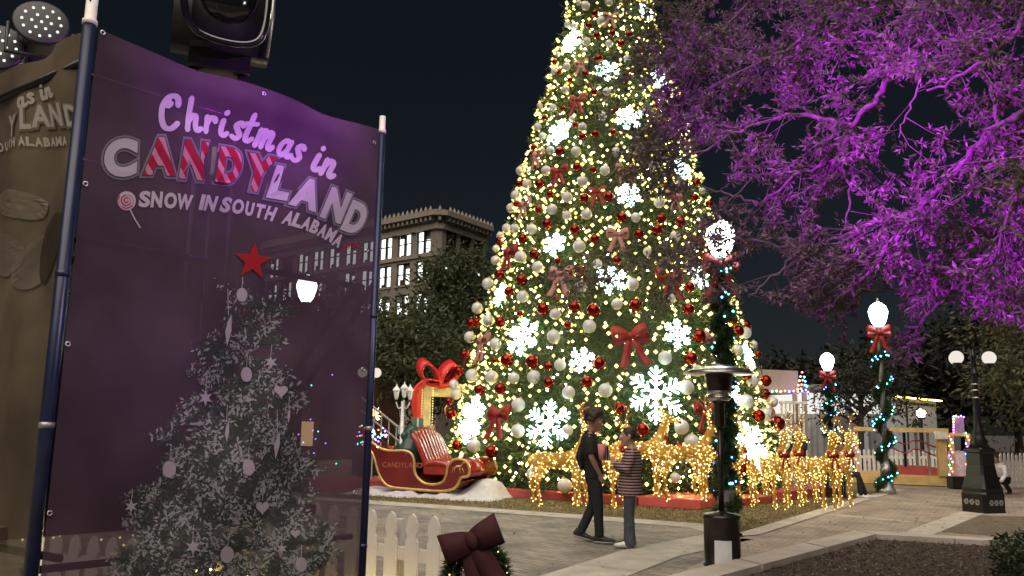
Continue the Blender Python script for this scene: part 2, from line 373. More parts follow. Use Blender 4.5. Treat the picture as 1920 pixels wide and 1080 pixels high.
strip("path_band", [gnd(1563, 964), gnd(1717, 978)], .28, 0.004, M['concrete'])
strip("path_band", [gnd(1690, 1000), gnd(1800, 960)], .42, 0.008, M['concrete'])
sheet("bare_ground", [gnd(1805, 966), gnd(1735, 995), gnd(1870, 1006), V((12, 12, 0)), V((12, 16, 0))], 0.004, mat('bare_soil', (.13, .105, .075), .95, scale=4, var=.3, bump=.4))
ka, kb, kc = gnd(1290, 1070, .12), gnd(1604, 994, .12), gnd(1900, 1011, .12)
ka2 = ka + (ka - kb) * 1.7; kc2 = kc + (kc - kb) * 1.6
def offs(a, b, c, w):
    d1 = (b - a).normalized(); d2 = (c - b).normalized(); n1 = V((d1.y, -d1.x, 0)); n2 = V((d2.y, -d2.x, 0))
    bis = (n1 + n2); bis = bis / (bis.dot(n1)); return a + n1 * w, b + bis * w, c + n2 * w
ia, ib, ic = offs(ka2, kb, kc2, .36)
mb = MB()
for p, q, pi, qi in ((ka2, kb, ia, ib), (kb, kc2, ib, ic)):
    steps = 7 if p is ka2 else 5
    for k in range(steps):
        t0, t1 = k / steps + .0025, (k + 1) / steps - .0025
        A, B, Ai, Bi = p.lerp(q, t0), p.lerp(q, t1), pi.lerp(qi, t0), pi.lerp(qi, t1)
        top = [V((v.x, v.y, .12)) for v in (A, B, Bi, Ai)]; bot = [V((v.x, v.y, -.03)) for v in (A, B, Bi, Ai)]
        mb.add(top + bot, [(3, 2, 1, 0), (0, 1, 5, 4), (1, 2, 6, 5), (2, 3, 7, 6), (3, 0, 4, 7)])
kerb = mb.build("planter_kerb", M['kerb']); kerb["kind"] = "structure"
mulch_poly = [ia, ib, ic, V((9, 3, 0)), V((3, 1, 0))]
sheet("mulch_bed", mulch_poly, 0.05, M['mulch'])
# wood chips on the bed
P = np.stack([rng.uniform(.3, 11, 60000), rng.uniform(2.5, 13, 60000)], 1)
P = P[inside_poly(P, [tuple(ia), tuple(ib), tuple(ic), (9, 3), (3, 1)])]; P = P[(P[:, 0] / P[:, 1]) < .72][:16000]
D = unit(np.stack([rng.normal(size=len(P)), rng.normal(size=len(P)), rng.normal(size=len(P)) * .35], 1))
v, f = leaf_faces(np.column_stack([P, rng.uniform(.052, .075, len(P))]), D, rng.uniform(.02, .07, len(P)), rng.uniform(.01, .025, len(P)), rng.normal(size=(len(P), 3)) * .3 + [0, 0, 1])
o = np_mesh("bark_mulch", v, f, M['chip']); tag(o, "dark bark mulch filling the kerbed planting bed", "mulch", kind="stuff")
# short dry grass
P = np.stack([rng.uniform(-6, 12, 90000), rng.uniform(12.3, 22, 90000)], 1)
P = P[inside_poly(P, [tuple(p) for p in lawn_poly])][:42000]
D = unit(np.stack([rng.normal(size=len(P)) * .5, rng.normal(size=len(P)) * .5, rng.uniform(.3, 1, len(P))], 1))
v, f = leaf_faces(np.column_stack([P, np.full(len(P), .004)]), D, rng.uniform(.02, .055, len(P)), rng.uniform(.008, .016, len(P)))
o = np_mesh("grass", v, f, M['grassblade']); tag(o, "short dry winter grass on the lawn round the tall tree", "grass", kind="stuff")
# fallen leaves and grit over the paving
P = np.stack([rng.uniform(-4, 12, 1500), rng.uniform(6.5, 24, 1500)], 1)
P = P[~inside_poly(P, [tuple(p) for p in (ia, ib, ic, V((9, 3, 0)), V((3, 1, 0)))])]
D = unit(np.column_stack([rng.normal(size=(len(P), 2)), rng.normal(size=len(P)) * .12 + .08]))
v, f = leaf_faces(np.column_stack([P, np.full(len(P), .018)]), D, rng.uniform(.03, .075, len(P)), rng.uniform(.012, .03, len(P)), rng.normal(size=(len(P), 3)) * .25 + [0, 0, 1])
o = np_mesh("fallen_leaves", v, f, M['chip']); tag(o, "small dry leaves scattered over the paving and paths", "leaves", kind="stuff")

# ------------------------------------------------------------------ far office building
C0 = at(826, 392, 95); HB = C0.z
bt = thing("office_building", "tan stone office block with lit paired windows and bracketed cornice", "building", (C0.x, C0.y, 0))
dl = V((-1.21, 1, 0)).normalized(); dr = V((.65, 1, 0)).normalized()
nl = V((-dl.y, dl.x, 0)); nl = nl if nl.y < 0 else -nl
nr = V((dr.y, -dr.x, 0))
LL, LR = 34., 9.0
ch0 = dl * .5; ch1 = dr * .5
def facade_parts(nm, start, d, nrm, length, cols, lit, rows):
    """wall with real openings: stone piers and spandrels"""
    wm = MB(); Zs = []
    U = lambda u, z, o=0.: start + d * u + nrm * o + V((0, 0, z))
    def slab(u0, u1, z0, z1, o0, o1, mbx, mi=0):
        q = [U(u0, z0, o1), U(u1, z0, o1), U(u1, z1, o1), U(u0, z1, o1), U(u0, z0, o0), U(u1, z0, o0), U(u1, z1, o0), U(u0, z1, o0)]
        mbx.add(q, [(0, 1, 2, 3), (7, 6, 5, 4), (0, 4, 5, 1), (1, 5, 6, 2), (2, 6, 7, 3), (3, 7, 4, 0)], mi)
    edges = [0.]
    for (u0, u1) in cols: edges += [u0, u1]
    edges.append(length)
    for i in range(0, len(edges), 2): slab(edges[i], edges[i + 1], 0, HB - 2.3, -.5, 0, wm)
    zz = [0.]
    for (z0, z1) in rows: zz += [z0, z1]
    zz.append(HB - 2.3)
    for (u0, u1) in cols:
        for i in range(0, len(zz), 2): slab(u0, u1, zz[i], zz[i + 1], -.5, -.003, wm)
    wm.build("wall", M['stone'], bt)
    for j, (u0, u1) in enumerate(cols):
        for i, (z0, z1) in enumerate(rows):
            fm = MB(); w = (u1 - u0); mid = (u0 + u1) / 2
            for (a, b) in ((u0, u0 + .10), (mid - .16, mid + .16), (u1 - .10, u1)): slab(a, b, z0, z1, -.42, -.2, fm)
            for (a, b) in ((u0 + .10, mid - .16), (mid + .16, u1 - .10)):
                for (q, h) in ((z0, .12), (z1 - .14, .14), ((z0 + z1) / 2 - .05, .1)): slab(a, b, q, q + h, -.42, -.22, fm)
            wf = fm.build("window", M['winframe'], bt)
            pm = MB(); slab(u0, u1, z0, z1, -.9, -.46, pm)
            pm.build("pane", M['winlit'] if rng.random() < lit else M['winframe'], wf)
            if rng.random() < .75:
                bm_ = MB(); h = rng.uniform(.1, .55) * (z1 - z0); a, b = ((u0 + .1, mid) if rng.random() < .5 else (mid, u1 - .1))
                slab(a, b, z1 - h, z1, -.455, -.44, bm_); bm_.build("blind", M['tarp'], wf)
            if rng.random() < .5:
                bm_ = MB(); slab(mid + rng.uniform(.2, .5), u1 - .3, z0, z0 + rng.uniform(.3, .8), -.455, -.435, bm_); bm_.build("cabinet", M['darkwood'], wf)
            sm = MB(); slab(u0 - .15, u1 + .15, z0 - .22, z0 - .002, -.1, .12, sm); sm.build("sill", M['trimstone'], wf)
rows = []
for (ya, yb) in ((428, 476), (489, 531), (549, 589), (612, 652)):
    za = at(785, yb, 97).z; zb = at(785, ya, 97).z; rows.insert(0, (za, zb))
colsL = [(1.0 + k * 3.35, 3.4 + k * 3.35) for k in range(10)]
facade_parts("L", C0 * 1 + ch0 - V((0, 0, C0.z)) - V((C0.x, C0.y, 0)), dl, nl, LL, colsL, .95, rows)
colsR = [(.8, 3.0), (3.6, 5.8), (6.3, 8.4)]
facade_parts("R", ch1.copy(), dr, nr, LR, colsR, .12, rows)
pts = [dl * (LL + .5), ch0, ch1, dr * (LR + .5)]
mb = MB()
mb.add([ch0 + V((0, 0, 0)), ch1 + V((0, 0, 0)), ch1 + V((0, 0, HB - 2.3)), ch0 + V((0, 0, HB - 2.3))], [(0, 1, 2, 3)]); mb.build("corner_wall", M['stone'], bt)
def ring(o0, o1, z0, z1, m, nm):
    mb = MB(); seg = [(pts[0], nl, pts[1], nl), (pts[1], nl, pts[2], nr), (pts[2], nr, pts[3], nr)]
    mid = (nl + nr).normalized(); N_ = [nl, (nl + mid).normalized() * 1.03, (nr + mid).normalized() * 1.03, nr]
    for i in range(3):
        a, b = pts[i], pts[i + 1]; na, nb = N_[i], N_[i + 1]
        q = [a + na * o1, b + nb * o1, a + na * o0, b + nb * o0]
        mb.add([q[0] + V((0, 0, z0)), q[1] + V((0, 0, z0)), q[1] + V((0, 0, z1)), q[0] + V((0, 0, z1)), q[2] + V((0, 0, z0)), q[3] + V((0, 0, z0)), q[3] + V((0, 0, z1)), q[2] + V((0, 0, z1))],
               [(0, 1, 2, 3), (0, 4, 5, 1), (3, 2, 6, 7), (5, 4, 7, 6)])
    return mb.build(nm, m, bt)
ring(-.6, .35, HB - 2.3, HB - 1.7, M['trimstone'], "frieze"); ring(-.6, .12, HB - 1.7, HB - .85, M['stone'], "frieze")
ring(-.6, 1.15, HB - .85, HB - .25, M['trimstone'], "cornice"); ring(-.6, .6, HB - .25, HB - .05, M['stone'], "parapet")
ring(-.05, .2, rows[2][1] + .35, rows[2][1] + .85, M['trimstone'], "string_course")
mb = MB(); mc = MB()
for (s, d, nrm, ln) in ((ch0, dl, nl, LL), (ch1, dr, nr, LR), (ch0, (ch1 - ch0).normalized(), (nl + nr).normalized(), (ch1 - ch0).length)):
    u = .25
    ang = math.atan2(d.y, d.x)
    while u < ln:
        c = s + d * u + nrm * .55; mb.box((0, 0, 0), (.32, .75, .5), 0, Matrix.Translation((c.x, c.y, HB - 1.15)) @ Matrix.Rotation(ang, 4, 'Z'))
        c = s + d * u + nrm * .9; mc.lathe([(.24, 0), (.2, .2), (.07, .5), (.0, .62)], 6, 0, (c.x, c.y, HB - .26))
        u += .78
mb.build("bracket", M['stone'], bt)["kind"] = "stuff"; mc.build("cresting", M['trimstone'], bt)["kind"] = "stuff"
mb = MB(); back = dl * LL + dr * LR
mb.add([p + V((0, 0, HB - .5)) for p in (dl * LL, V((0, 0, 0)), dr * LR, back)], [(0, 1, 2, 3)]); mb.build("roof", M['roofgrey'], bt)

# ------------------------------------------------------------------ trees
def cluster_tree(nm, label, loc, height, rad, trunk_h, n, leaf, bark, L=.35, group=None, lean=(0, 0), squash=.8, nb=26, seed=1, droop=0.):
    """tapered trunk, limbs, and a ragged crown of leaf faces hung round the limb ends"""
    r = np.random.default_rng(seed); t = thing(nm, label, "tree", loc, 0, group)
    mb = MB(); top = V((lean[0], lean[1], height * .8)); tr = height * .02 + .05
    mb.tube([(0, 0, -.05), (lean[0] * .1, lean[1] * .1, trunk_h * .5), (lean[0] * .3, lean[1] * .3, trunk_h), top], [tr * 1.3, tr, tr * .85, tr * .25], 9)
    ends = []
    for k in range(nb):
        h = r.uniform(trunk_h * .85, height * .78); a = r.uniform(0, 2 * math.pi); f = h / (height * .8)
        base = V((lean[0] * f, lean[1] * f, h)); rr = rad * r.uniform(.35, 1) * (1 - .55 * max(0, (h - trunk_h) / (height - trunk_h)))
        end = base + V((math.cos(a) * rr, math.sin(a) * rr, r.uniform(.05, .35) * rr * squash + .1 * height - droop * rr))
        midp = base.lerp(end, .5) + V((0, 0, .1 * rr))
        mb.tube([base, midp, end], [tr * .45, tr * .25, tr * .08], 6); ends.append((base, midp, end))
    mb.build("trunk", bark, t, True)
    per = n // nb; PP, DD = [], []
    for (b, m_, e) in ends:
        k = per; sub = 7
        for q in range(sub):
            c = np.array(m_.lerp(e, r.uniform(0, 1.1))) + r.normal(size=3) * rad * .14
            pp = c + r.normal(size=(k // sub, 3)) * [rad * .12, rad * .12, rad * .085]
            PP.append(pp); d = unit(pp - c + r.normal(size=pp.shape) * .1 * rad + np.array([0, 0, -.05 * rad - droop * .3])); DD.append(d)
    P_ = np.concatenate(PP); D_ = np.concatenate(DD)
    v, f = leaf_faces(P_, D_, r.uniform(.6, 1.3, len(P_)) * L, L * .42)
    np_mesh("crown", v, f, leaf, t); return t
cluster_tree("park_tree", "big green tree hiding the right corner of the office block", (at(865, 640, 46).x, 46, 0), 11.6, 3.6, 3.0, 15000, M['parkleaf'], M['darkbark'], .34, seed=3, nb=34)
cluster_tree("park_tree", "dark low tree below the lit office windows beside the banner", (at(745, 700, 40).x, 40, 0), 6.8, 4.2, 2.4, 12000, M['parkleaf'], M['darkbark'], .30, seed=4, nb=30)
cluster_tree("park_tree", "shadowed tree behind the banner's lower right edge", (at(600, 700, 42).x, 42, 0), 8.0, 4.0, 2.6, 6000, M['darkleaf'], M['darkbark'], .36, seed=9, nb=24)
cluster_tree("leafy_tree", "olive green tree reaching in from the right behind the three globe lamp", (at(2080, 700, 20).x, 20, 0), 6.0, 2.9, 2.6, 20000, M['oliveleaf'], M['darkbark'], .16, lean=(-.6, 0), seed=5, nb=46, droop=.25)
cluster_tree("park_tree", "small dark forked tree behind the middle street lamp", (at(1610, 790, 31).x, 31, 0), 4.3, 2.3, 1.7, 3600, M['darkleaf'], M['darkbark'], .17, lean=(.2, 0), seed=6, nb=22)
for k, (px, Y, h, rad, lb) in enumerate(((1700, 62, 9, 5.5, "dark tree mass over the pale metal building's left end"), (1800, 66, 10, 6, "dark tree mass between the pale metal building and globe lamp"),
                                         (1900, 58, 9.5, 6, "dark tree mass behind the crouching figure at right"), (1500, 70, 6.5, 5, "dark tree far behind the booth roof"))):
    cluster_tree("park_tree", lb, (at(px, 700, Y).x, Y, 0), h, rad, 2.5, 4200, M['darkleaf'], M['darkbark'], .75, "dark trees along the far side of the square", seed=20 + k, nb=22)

# oak over the right half of the view
oak = thing("oak_tree", "huge oak with long leafy purple lit branches drooping in from upper right", "tree", (6.9, 6.6, 0))
OO = V((6.9, 6.6, 0))
mb = MB(); mb.tube([V((0, 0, -.1)), V((-.05, 0, 1.2)), V((0, .05, 3)), V((-.1, .1, 5)), V((.1, .1, 7.5))], [.5, .38, .34, .28, .18], 14)
mb.build("trunk", M['bark'], oak, True)
limbs = [
 ([(2250, -120, 6.6), (2050, -70, 6.8), (1850, -20, 7), (1700, 105, 7.2), (1640, 190, 7.4), (1600, 235, 7.5), (1570, 295, 7.7), (1500, 325, 7.9), (1420, 385, 8.2)], .055),
 ([(2250, 80, 6), (2060, 140, 6), (1870, 240, 6.1), (1795, 320, 6.4), (1720, 395, 6.8), (1640, 500, 7.2), (1560, 570, 7.6), (1520, 585, 7.8)], .05),
 ([(2200, 330, 6.2), (2060, 350, 6.3), (1930, 410, 6.5), (1850, 480, 7), (1785, 545, 7.2), (1720, 610, 7.6), (1680, 640, 7.9)], .04),
 ([(2100, -240, 7.6), (1900, -150, 8), (1570, 10, 8.2), (1500, 80, 8.4), (1420, 120, 8.5), (1300, 180, 8.8), (1200, 250, 9)], .045),
 ([(2000, -330, 8), (1750, -200, 8.5), (1450, -60, 8.8), (1340, 0, 9), (1255, 60, 9.2), (1185, 135, 9.4)], .04),
 ([(1600, 235, 7.5), (1490, 215, 8), (1390, 245, 8.3), (1300, 290, 8.6), (1215, 300, 8.9)], .025),
 ([(1640, 500, 7.2), (1500, 468, 8), (1380, 446, 8.3), (1310, 480, 8.6), (1190, 500, 9), (1060, 528, 9.3)], .016),
 ([(1720, 395, 6.8), (1620, 425, 7.4), (1520, 470, 7.8), (1450, 520, 8), (1400, 560, 8.1)], .02),
 ([(1785, 545, 7.2), (1680, 540, 7.7), (1590, 560, 8.1), (1540, 600, 8.3)], .02),
 ([(2150, -160, 5.6), (1980, -60, 5.6), (1900, 60, 5.7), (1820, 130, 5.8), (1740, 175, 6)], .04),
 ([(2200, 200, 5.1), (2040, 220, 5.1), (1940, 300, 5.2), (1890, 410, 5.5), (1850, 530, 5.8)], .035),
 ([(1570, 295, 7.7), (1592, 370, 7.7), (1580, 440, 7.7), (1560, 520, 7.7)], .014),
 ([(1745, 90, 7.1), (1715, 180, 7.1), (1685, 255, 7.1)], .012),
 ([(1700, 105, 7.2), (1640, 60, 7.6), (1560, 70, 8), (1470, 110, 8.3)], .025),
 ([(1420, 385, 8.2), (1370, 365, 8.5), (1310, 350, 8.8)], .014),
 ([(1500, 468, 8), (1470, 500, 8), (1485, 540, 8), (1470, 570, 8.1)], .012),
 ([(2060, 360, 6.3), (1970, 470, 6.5), (1920, 530, 6.7), (1870, 560, 7)], .025),
 ([(1850, -20, 7), (1740, 10, 7.4), (1640, -10, 7.8), (1540, 10, 8.1)], .025),
 ([(1420, 120, 8.5), (1350, 90, 8.7), (1280, 100, 8.9)], .015),
 ([(1300, 190, 8.8), (1250, 120, 9), (1225, 40, 9.1), (1240, -40, 9.2)], .012),
 ([(1390, 245, 8.3), (1320, 230, 8.6), (1260, 255, 8.8), (1230, 320, 8.9)], .012),
 ([(1450, -60, 8.8), (1380, 30, 8.8), (1330, 100, 8.8), (1270, 200, 8.9)], .014),
 ([(1500, 325, 7.9), (1420, 330, 8.2), (1350, 400, 8.4)], .014),
 ([(1870, 240, 6.1), (1850, 150, 6.2), (1780, 60, 6.4)], .025),
 ([(1930, 430, 6.5), (1840, 440, 6.8), (1760, 480, 7.1), (1700, 560, 7.4)], .02),
]
lp, ld = [], []
GAPS = ((1645, 590, 40, 62), (1550, 690, 42, 60), (1330, 320, 40, 45), (1455, 235, 60, 18), (1715, 215, 62, 58), (1440, 505, 45, 40), (1430, 640, 120, 70), (1850, 665, 120, 50), (1400, 365, 40, 22), (1600, 385, 30, 22), (1760, 600, 30, 30), (1560, 430, 26, 20), (1740, 715, 90, 30))
CRT = CR.transposed()
def in_gap(p):
    q = CRT @ (p + OO - V((0, 0, CAMZ)))
    if q.z > -.5: return False
    x, y = 960 + FPX * q.x / -q.z, 540 - FPX * q.y / -q.z
    return any(((x - a) / c) ** 2 + ((y - b) / d) ** 2 < 1 for a, b, c, d in GAPS)
def grow_limb(px, r0, idx):
    pts = [at(*p) - OO for p in px]; pth = smooth_path(pts, 7); n = len(pth)
    if r0 >= .035: pth = [V((0, 0, 5.2 + .18 * idx))] + pth; n += 1
    pth = [pth[0]] + [p + V((random.gauss(0, .012), random.gauss(0, .012), random.gauss(0, .012))) for p in pth[1:]]; mb = MB(); mb.tube(pth, [(r0 * (.78 - .66 * i / (n - 1)) + .0035) * random.uniform(.88, 1.12) for i in range(n)], 8)
    acc = 0.
    for i in range(3 if r0 >= .035 else 1, n):
        seg = pth[i] - pth[i - 1]; acc += seg.length; step = .054 if idx in (3, 4, 5, 13, 18, 17, 20, 0) else .062
        while acc > step:
            acc -= step; p = pth[i] - seg * random.random(); t = seg.normalized()
            d = (t * random.uniform(.2, .9) + V((random.gauss(0, .75), random.gauss(0, .75), random.gauss(-.12, .5)))).normalized()
            ln = random.uniform(.22, .78) * (1.1 if r0 > .03 else .85)
            if in_gap(p + d * ln * .7) or in_gap(p + d * ln): continue
            tw = [p, p + d * ln * .5 + V((0, 0, -.02)), p + d * ln + V((random.gauss(0, .05), random.gauss(0, .05), -.08 * ln))]
            mb.tube(tw, [.0042, .0028, .0015], 4)
            for s in range(int(4 + ln * 8)):
                f = random.uniform(.25, 1); b = tw[0].lerp(tw[2], f); sd = (d * .7 + V((random.gauss(0, .7), random.gauss(0, .7), random.gauss(-.1, .6)))).normalized(); sl = random.uniform(.10, .26)
                if in_gap(b + sd * sl): continue
                mb.tube([b, b + sd * sl], [.0012, .0007], 3, cap=False)
                for q in range(random.randint(8, 15)):
                    lb = b + sd * sl * random.uniform(.2, 1)
                    dd = (sd + V((random.gauss(0, .75), random.gauss(0, .75), random.gauss(-.1, .75)))).normalized()
                    lp.append(tuple(lb)); ld.append(tuple(dd))
    mb.build("branch", M['bark'], oak, True)
for i, (px, r0) in enumerate(limbs): grow_limb(px, r0, i)
lp = np.array(lp); ld = np.array(ld)
v, f = leaf_faces(lp, ld, rng.uniform(.045, .085, len(lp)), rng.uniform(.017, .027, len(lp)))
np_mesh("foliage", v, f, M['oakleaf'], oak)
print("oak leaves", len(lp))
# hedge at lower right
hb = thing("hedge_bush", "clipped dark glossy bush at the lower right edge of the mulch bed", "bush", (4.85, 6.6, 0))
mb = MB()
for k in range(9):
    a = k * .7; mb.tube([(0, 0, 0), (math.cos(a) * .3, math.sin(a) * .3, .6), (math.cos(a) * .55, math.sin(a) * .55, 1.0)], [.03, .02, .008], 5)
mb.build("stem", M['darkbark'], hb)
n = 16000; d = unit(rng.normal(size=(n, 3))); d[:, 2] = np.abs(d[:, 2]) * 1.0
rr = rng.uniform(.72, 1.03, n)[:, None]; Ph = d * rr * [.98, .98, 1.12] + rng.normal(size=(n, 3)) * .02
Ph[:, 2] = np.where(rng.random(n) < .45, rng.uniform(.05, .7, n), Ph[:, 2]); 
low = Ph[:, 2] < .7; nrm_ = np.linalg.norm(Ph[:, :2], axis=1) + 1e-6; tgt = rng.uniform(.75, .99, n)
Ph[low, :2] *= (tgt / nrm_)[low][:, None]
v, f = leaf_faces(Ph, unit(d + rng.normal(size=(n, 3)) * .6), rng.uniform(.03, .06, n), rng.uniform(.018, .028, n))
np_mesh("foliage", v, f, M['hedgeleaf'], hb)

# ------------------------------------------------------------------ big decorated tree
TB = at(1143, 900, 21.6); TX, TY = TB.x, 21.6; TZ0, TAP = .15, 17.3
def tree_r(z): return 4.16 * (TAP - z) / (TAP - .2)
xt = thing("christmas_tree", "towering cone shaped Christmas tree covered in warm white lights", "tree", (TX, TY, 0))
n = 21000; u = rng.random(n); zz = TAP - (TAP - TZ0) * np.sqrt(u); th = rng.uniform(0, 2 * math.pi, n)
rr = np.array([tree_r(z) for z in zz])
tu, td = [], []
c = np.stack([np.cos(th), np.sin(th)], 1)
off = -.42 * rng.random(n) ** 1.3 + .05 * np.sin(th * 9 + zz * 3.1) + .05 * np.sin(zz * 7 + th * 4) + .06 * rng.normal(size=n)
base = np.column_stack([c * (rr + off)[:, None], zz])
out = np.column_stack([c * rng.uniform(.5, 1.1, n)[:, None], rng.uniform(-.7, .35, n)]) + rng.normal(size=(n, 3)) * .3; out = unit(out)
PP = np.repeat(base, 5, 0); DD = unit(np.repeat(out, 5, 0) + rng.normal(size=(n * 5, 3)) * .55)
PP = PP + np.repeat(out, 5, 0) * rng.uniform(-.02, .14, (n * 5, 1))
v, f = leaf_faces(PP, DD, rng.uniform(.10, .22, len(PP)), rng.uniform(.018, .036, len(PP)))
np_mesh("foliage", v, f, M['needle'], xt)
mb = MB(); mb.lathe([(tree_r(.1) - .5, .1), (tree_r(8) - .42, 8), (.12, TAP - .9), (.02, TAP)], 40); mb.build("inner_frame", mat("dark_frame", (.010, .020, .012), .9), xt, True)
def tree_pt(z, a, out=0.): r = tree_r(z) + out; return V((TX + math.cos(a) * r, TY + math.sin(a) * r, z))
def tree_hit(px, py, out=.12):
    d = ray(px, py).normalized(); o = V((0, 0, CAMZ)); k = 4.16 / (TAP - .2)
    best = None
    ox, oy = -TX, -TY; w0 = k * (TAP - CAMZ) + out; w1 = -k * d.z
    A = d.x ** 2 + d.y ** 2 - w1 ** 2; B = 2 * (ox * d.x + oy * d.y - w0 * w1); Cc = ox * ox + oy * oy - w0 * w0
    D = B * B - 4 * A * Cc
    if D <= 0: t = -B / (2 * A)
    else: t = (-B - math.sqrt(D)) / (2 * A)
    p = o + d * t; nn = V((p.x - TX, p.y - TY, 0)).normalized(); nn = (nn + V((0, 0, k))).normalized()
    return p, nn
# fairy lights: the hundred that show largest are bulbs of their own, the rest one mass
lights = thing("string_lights", "warm white fairy lights strung all over the towering tree", "string lights", (TX, TY, 0))
NB = 3400; pts_ = []
while len(pts_) < NB:
    z = TAP - (TAP - .35) * math.sqrt(random.random()); a = random.uniform(0, 2 * math.pi)
    pts_.append(tree_pt(z, a, random.uniform(.02, .20)) - V((TX, TY, 0)))
pts_.sort(key=lambda p: (p + V((TX, TY, -CAMZ))).length)
bm1 = MB(); bm1.octa((0, 0, 0), .048); bulb_me = bm1.mesh("bulb", M['warm'], False)
for p in pts_[:100]:
    o = bpy.data.objects.new("bulb", bulb_me); COL.objects.link(o); o.parent = lights; o.location = p
mb = MB()
for p in pts_[100:]: mb.octa(p, random.uniform(.034, .054))
mb.build("bulbs", M['warm'], lights)["kind"] = "stuff"
mb = MB()
for k in range(1500):
    z = TAP - (TAP - .3) * math.sqrt(random.random()); mb.octa(tree_pt(z, random.uniform(0, 2 * math.pi), random.uniform(-.30, -.02)) - V((TX, TY, 0)), .022)
mb.build("fill_bulbs", M['warmdeep'], lights)["kind"] = "stuff"  # extra bright bulbs added deep in the foliage to light the needles
mb = MB(); hel = []
for k in range(900):
    fz = k / 900; z = .4 + (TAP - 1) * fz ** .8; a = fz * 2 * math.pi * 26; hel.append(tree_pt(z, a, -.03) - V((TX, TY, 0)))
mb.tube(hel, .006, 3); mb.build("wire", mat("green_wire", (.01, .03, .012), .6), lights)

def snowflake_mesh():
    mb = MB()
    def bar(a, r0, r1, w, ang=0, base=None):
        p0 = V((math.cos(a) * r0, 0, math.sin(a) * r0)) if base is None else base
        d = V((math.cos(a + ang), 0, math.sin(a + ang))); p1 = p0 + d * (r1 - r0 if base is None else r1)
        s = V((-d.z, 0, d.x)) * w; y = V((0, .02, 0))
        mb.add([p0 - s - y, p0 + s - y, p1 + s * .8 - y, p1 - s * .8 - y, p0 - s + y, p0 + s + y, p1 + s * .8 + y, p1 - s * .8 + y],
               [(0, 1, 2, 3), (7, 6, 5, 4), (0, 4, 5, 1), (1, 5, 6, 2), (2, 6, 7, 3), (3, 7, 4, 0)])
    for k in range(6):
        a = math.pi / 6 + k * math.pi / 3 + .0
        bar(a, .0, .5, .014)
        for rb, ln in ((.16, .12), (.27, .17), (.38, .12)):
            b = V((math.cos(a) * rb, 0, math.sin(a) * rb))
            for sg in (-1, 1): bar(a, 0, ln, .011, sg * R(52), b)
        c = V((math.cos(a) * .5, 0, math.sin(a) * .5)); mb.octa(c, .035)
        for rb in (.08, .16, .22, .27, .33, .38, .44): mb.octa((math.cos(a) * rb + random.gauss(0, .008), -.025, math.sin(a) * rb + random.gauss(0, .008)), random.uniform(.026, .042))
        for rb, ln in ((.16, .12), (.27, .17), (.38, .12)):
            for sg in (-1, 1):
                for q in (.5, 1.0): mb.octa((math.cos(a) * rb + math.cos(a + sg * R(52)) * ln * q, -.02, math.sin(a) * rb + math.sin(a + sg * R(52)) * ln * q), random.uniform(.018, .032))
    mb.lathe([(.1, -.02), (.1, .02)], 6, 0, (0, 0, 0), Matrix.Rotation(R(90), 4, 'X')); return mb.mesh("snowflake", M['flake'], False)
SF = snowflake_mesh()
def bow_mesh(nm, m, th=.006):
    """two loops, a knot and two tails, 1 m wide, facing -Y"""
    mb = MB()
    for s in (-1, 1):
        lp_ = smooth_path([(0, -.02, 0), (s * .18, -.10, .13), (s * .40, -.08, .20), (s * .47, 0, .08), (s * .40, .06, -.04), (s * .18, .03, -.02), (0, 0, 0)], 5)
        mb.band(lp_, [V((0, .10, .20 + .1 * math.sin(math.pi * i / (len(lp_) - 1)))) for i in range(len(lp_))], th)
        tl = smooth_path([(0, -.02, -.02), (s * .12, -.07, -.25), (s * .20, -.03, -.5), (s * .33, -.06, -.82)], 5)
        mb.band(tl, [V((.15 + .05 * i / len(tl), .03, .05 * s)) for i in range(len(tl))], th)
    mb.sphere((0, -.05, .02), .085, 10, 6, sc=(1, .8, 1.15)); return mb.mesh(nm, m, True)
BOWR, BOWP, BOWD = bow_mesh("bow", M['redribbon']), bow_mesh("bow", M['pinkribbon']), bow_mesh("bow", M['darkribbon'])
def facing(nrm, up=V((0, 0, 1)), roll=0.):
    """object -Y looks along nrm, +Z up the slope"""
    y = -nrm.normalized(); x = y.cross(up).normalized(); z = x.cross(y)
    return Matrix((x, y, z)).transposed().to_4x4() @ Matrix.Rotation(roll, 4, 'Y')
def put(me, name, p, rot, sc, label, cat, group):
    o = bpy.data.objects.new(name, me); COL.objects.link(o)
    o.matrix_world = Matrix.Translation(p) @ rot @ Matrix.Scale(sc, 4); return tag(o, label, cat, group)
marks = []      # landmarks for telling the baubles apart
flakes = [(1072, 78, 46, "near the top on the tree's left edge"), (1138, 132, 44, "high up in the middle of the tree"), (1240, 152, 48, "at the purple branches near the top right"), (1178, 222, 50, "right of centre in the upper tree"),
  (1048, 248, 52, "on the left side of the upper tree"), (1280, 318, 46, "half hidden by purple leaves on the right edge"), (1178, 366, 48, "just above the middle, right of a pink bow"), (1040, 458, 46, "left of the pink bow pair at mid height"),
  (1312, 520, 44, "beside the garlanded lamp post's bow"), (1145, 525, 58, "in the very middle, between two bows"), (938, 552, 46, "on the left edge at mid height"), (980, 632, 72, "large, left side above the gift frame"),
  (1270, 626, 56, "right of the big centre bow"), (1091, 675, 48, "below and left of the big centre bow"), (1230, 740, 104, "largest, over the striped cardigan"), (1028, 795, 88, "large, just left of the curly haired boy"),
  (884, 786, 88, "large, behind the sleigh"), (1410, 836, 84, "large, right of the patio heater post"), (1403, 668, 50, "at the patio heater's hood on the right edge"), (1212, 22, 34, "topmost, at the upper frame edge"), (1374, 738, 46, "between the heater hood and the right edge")]
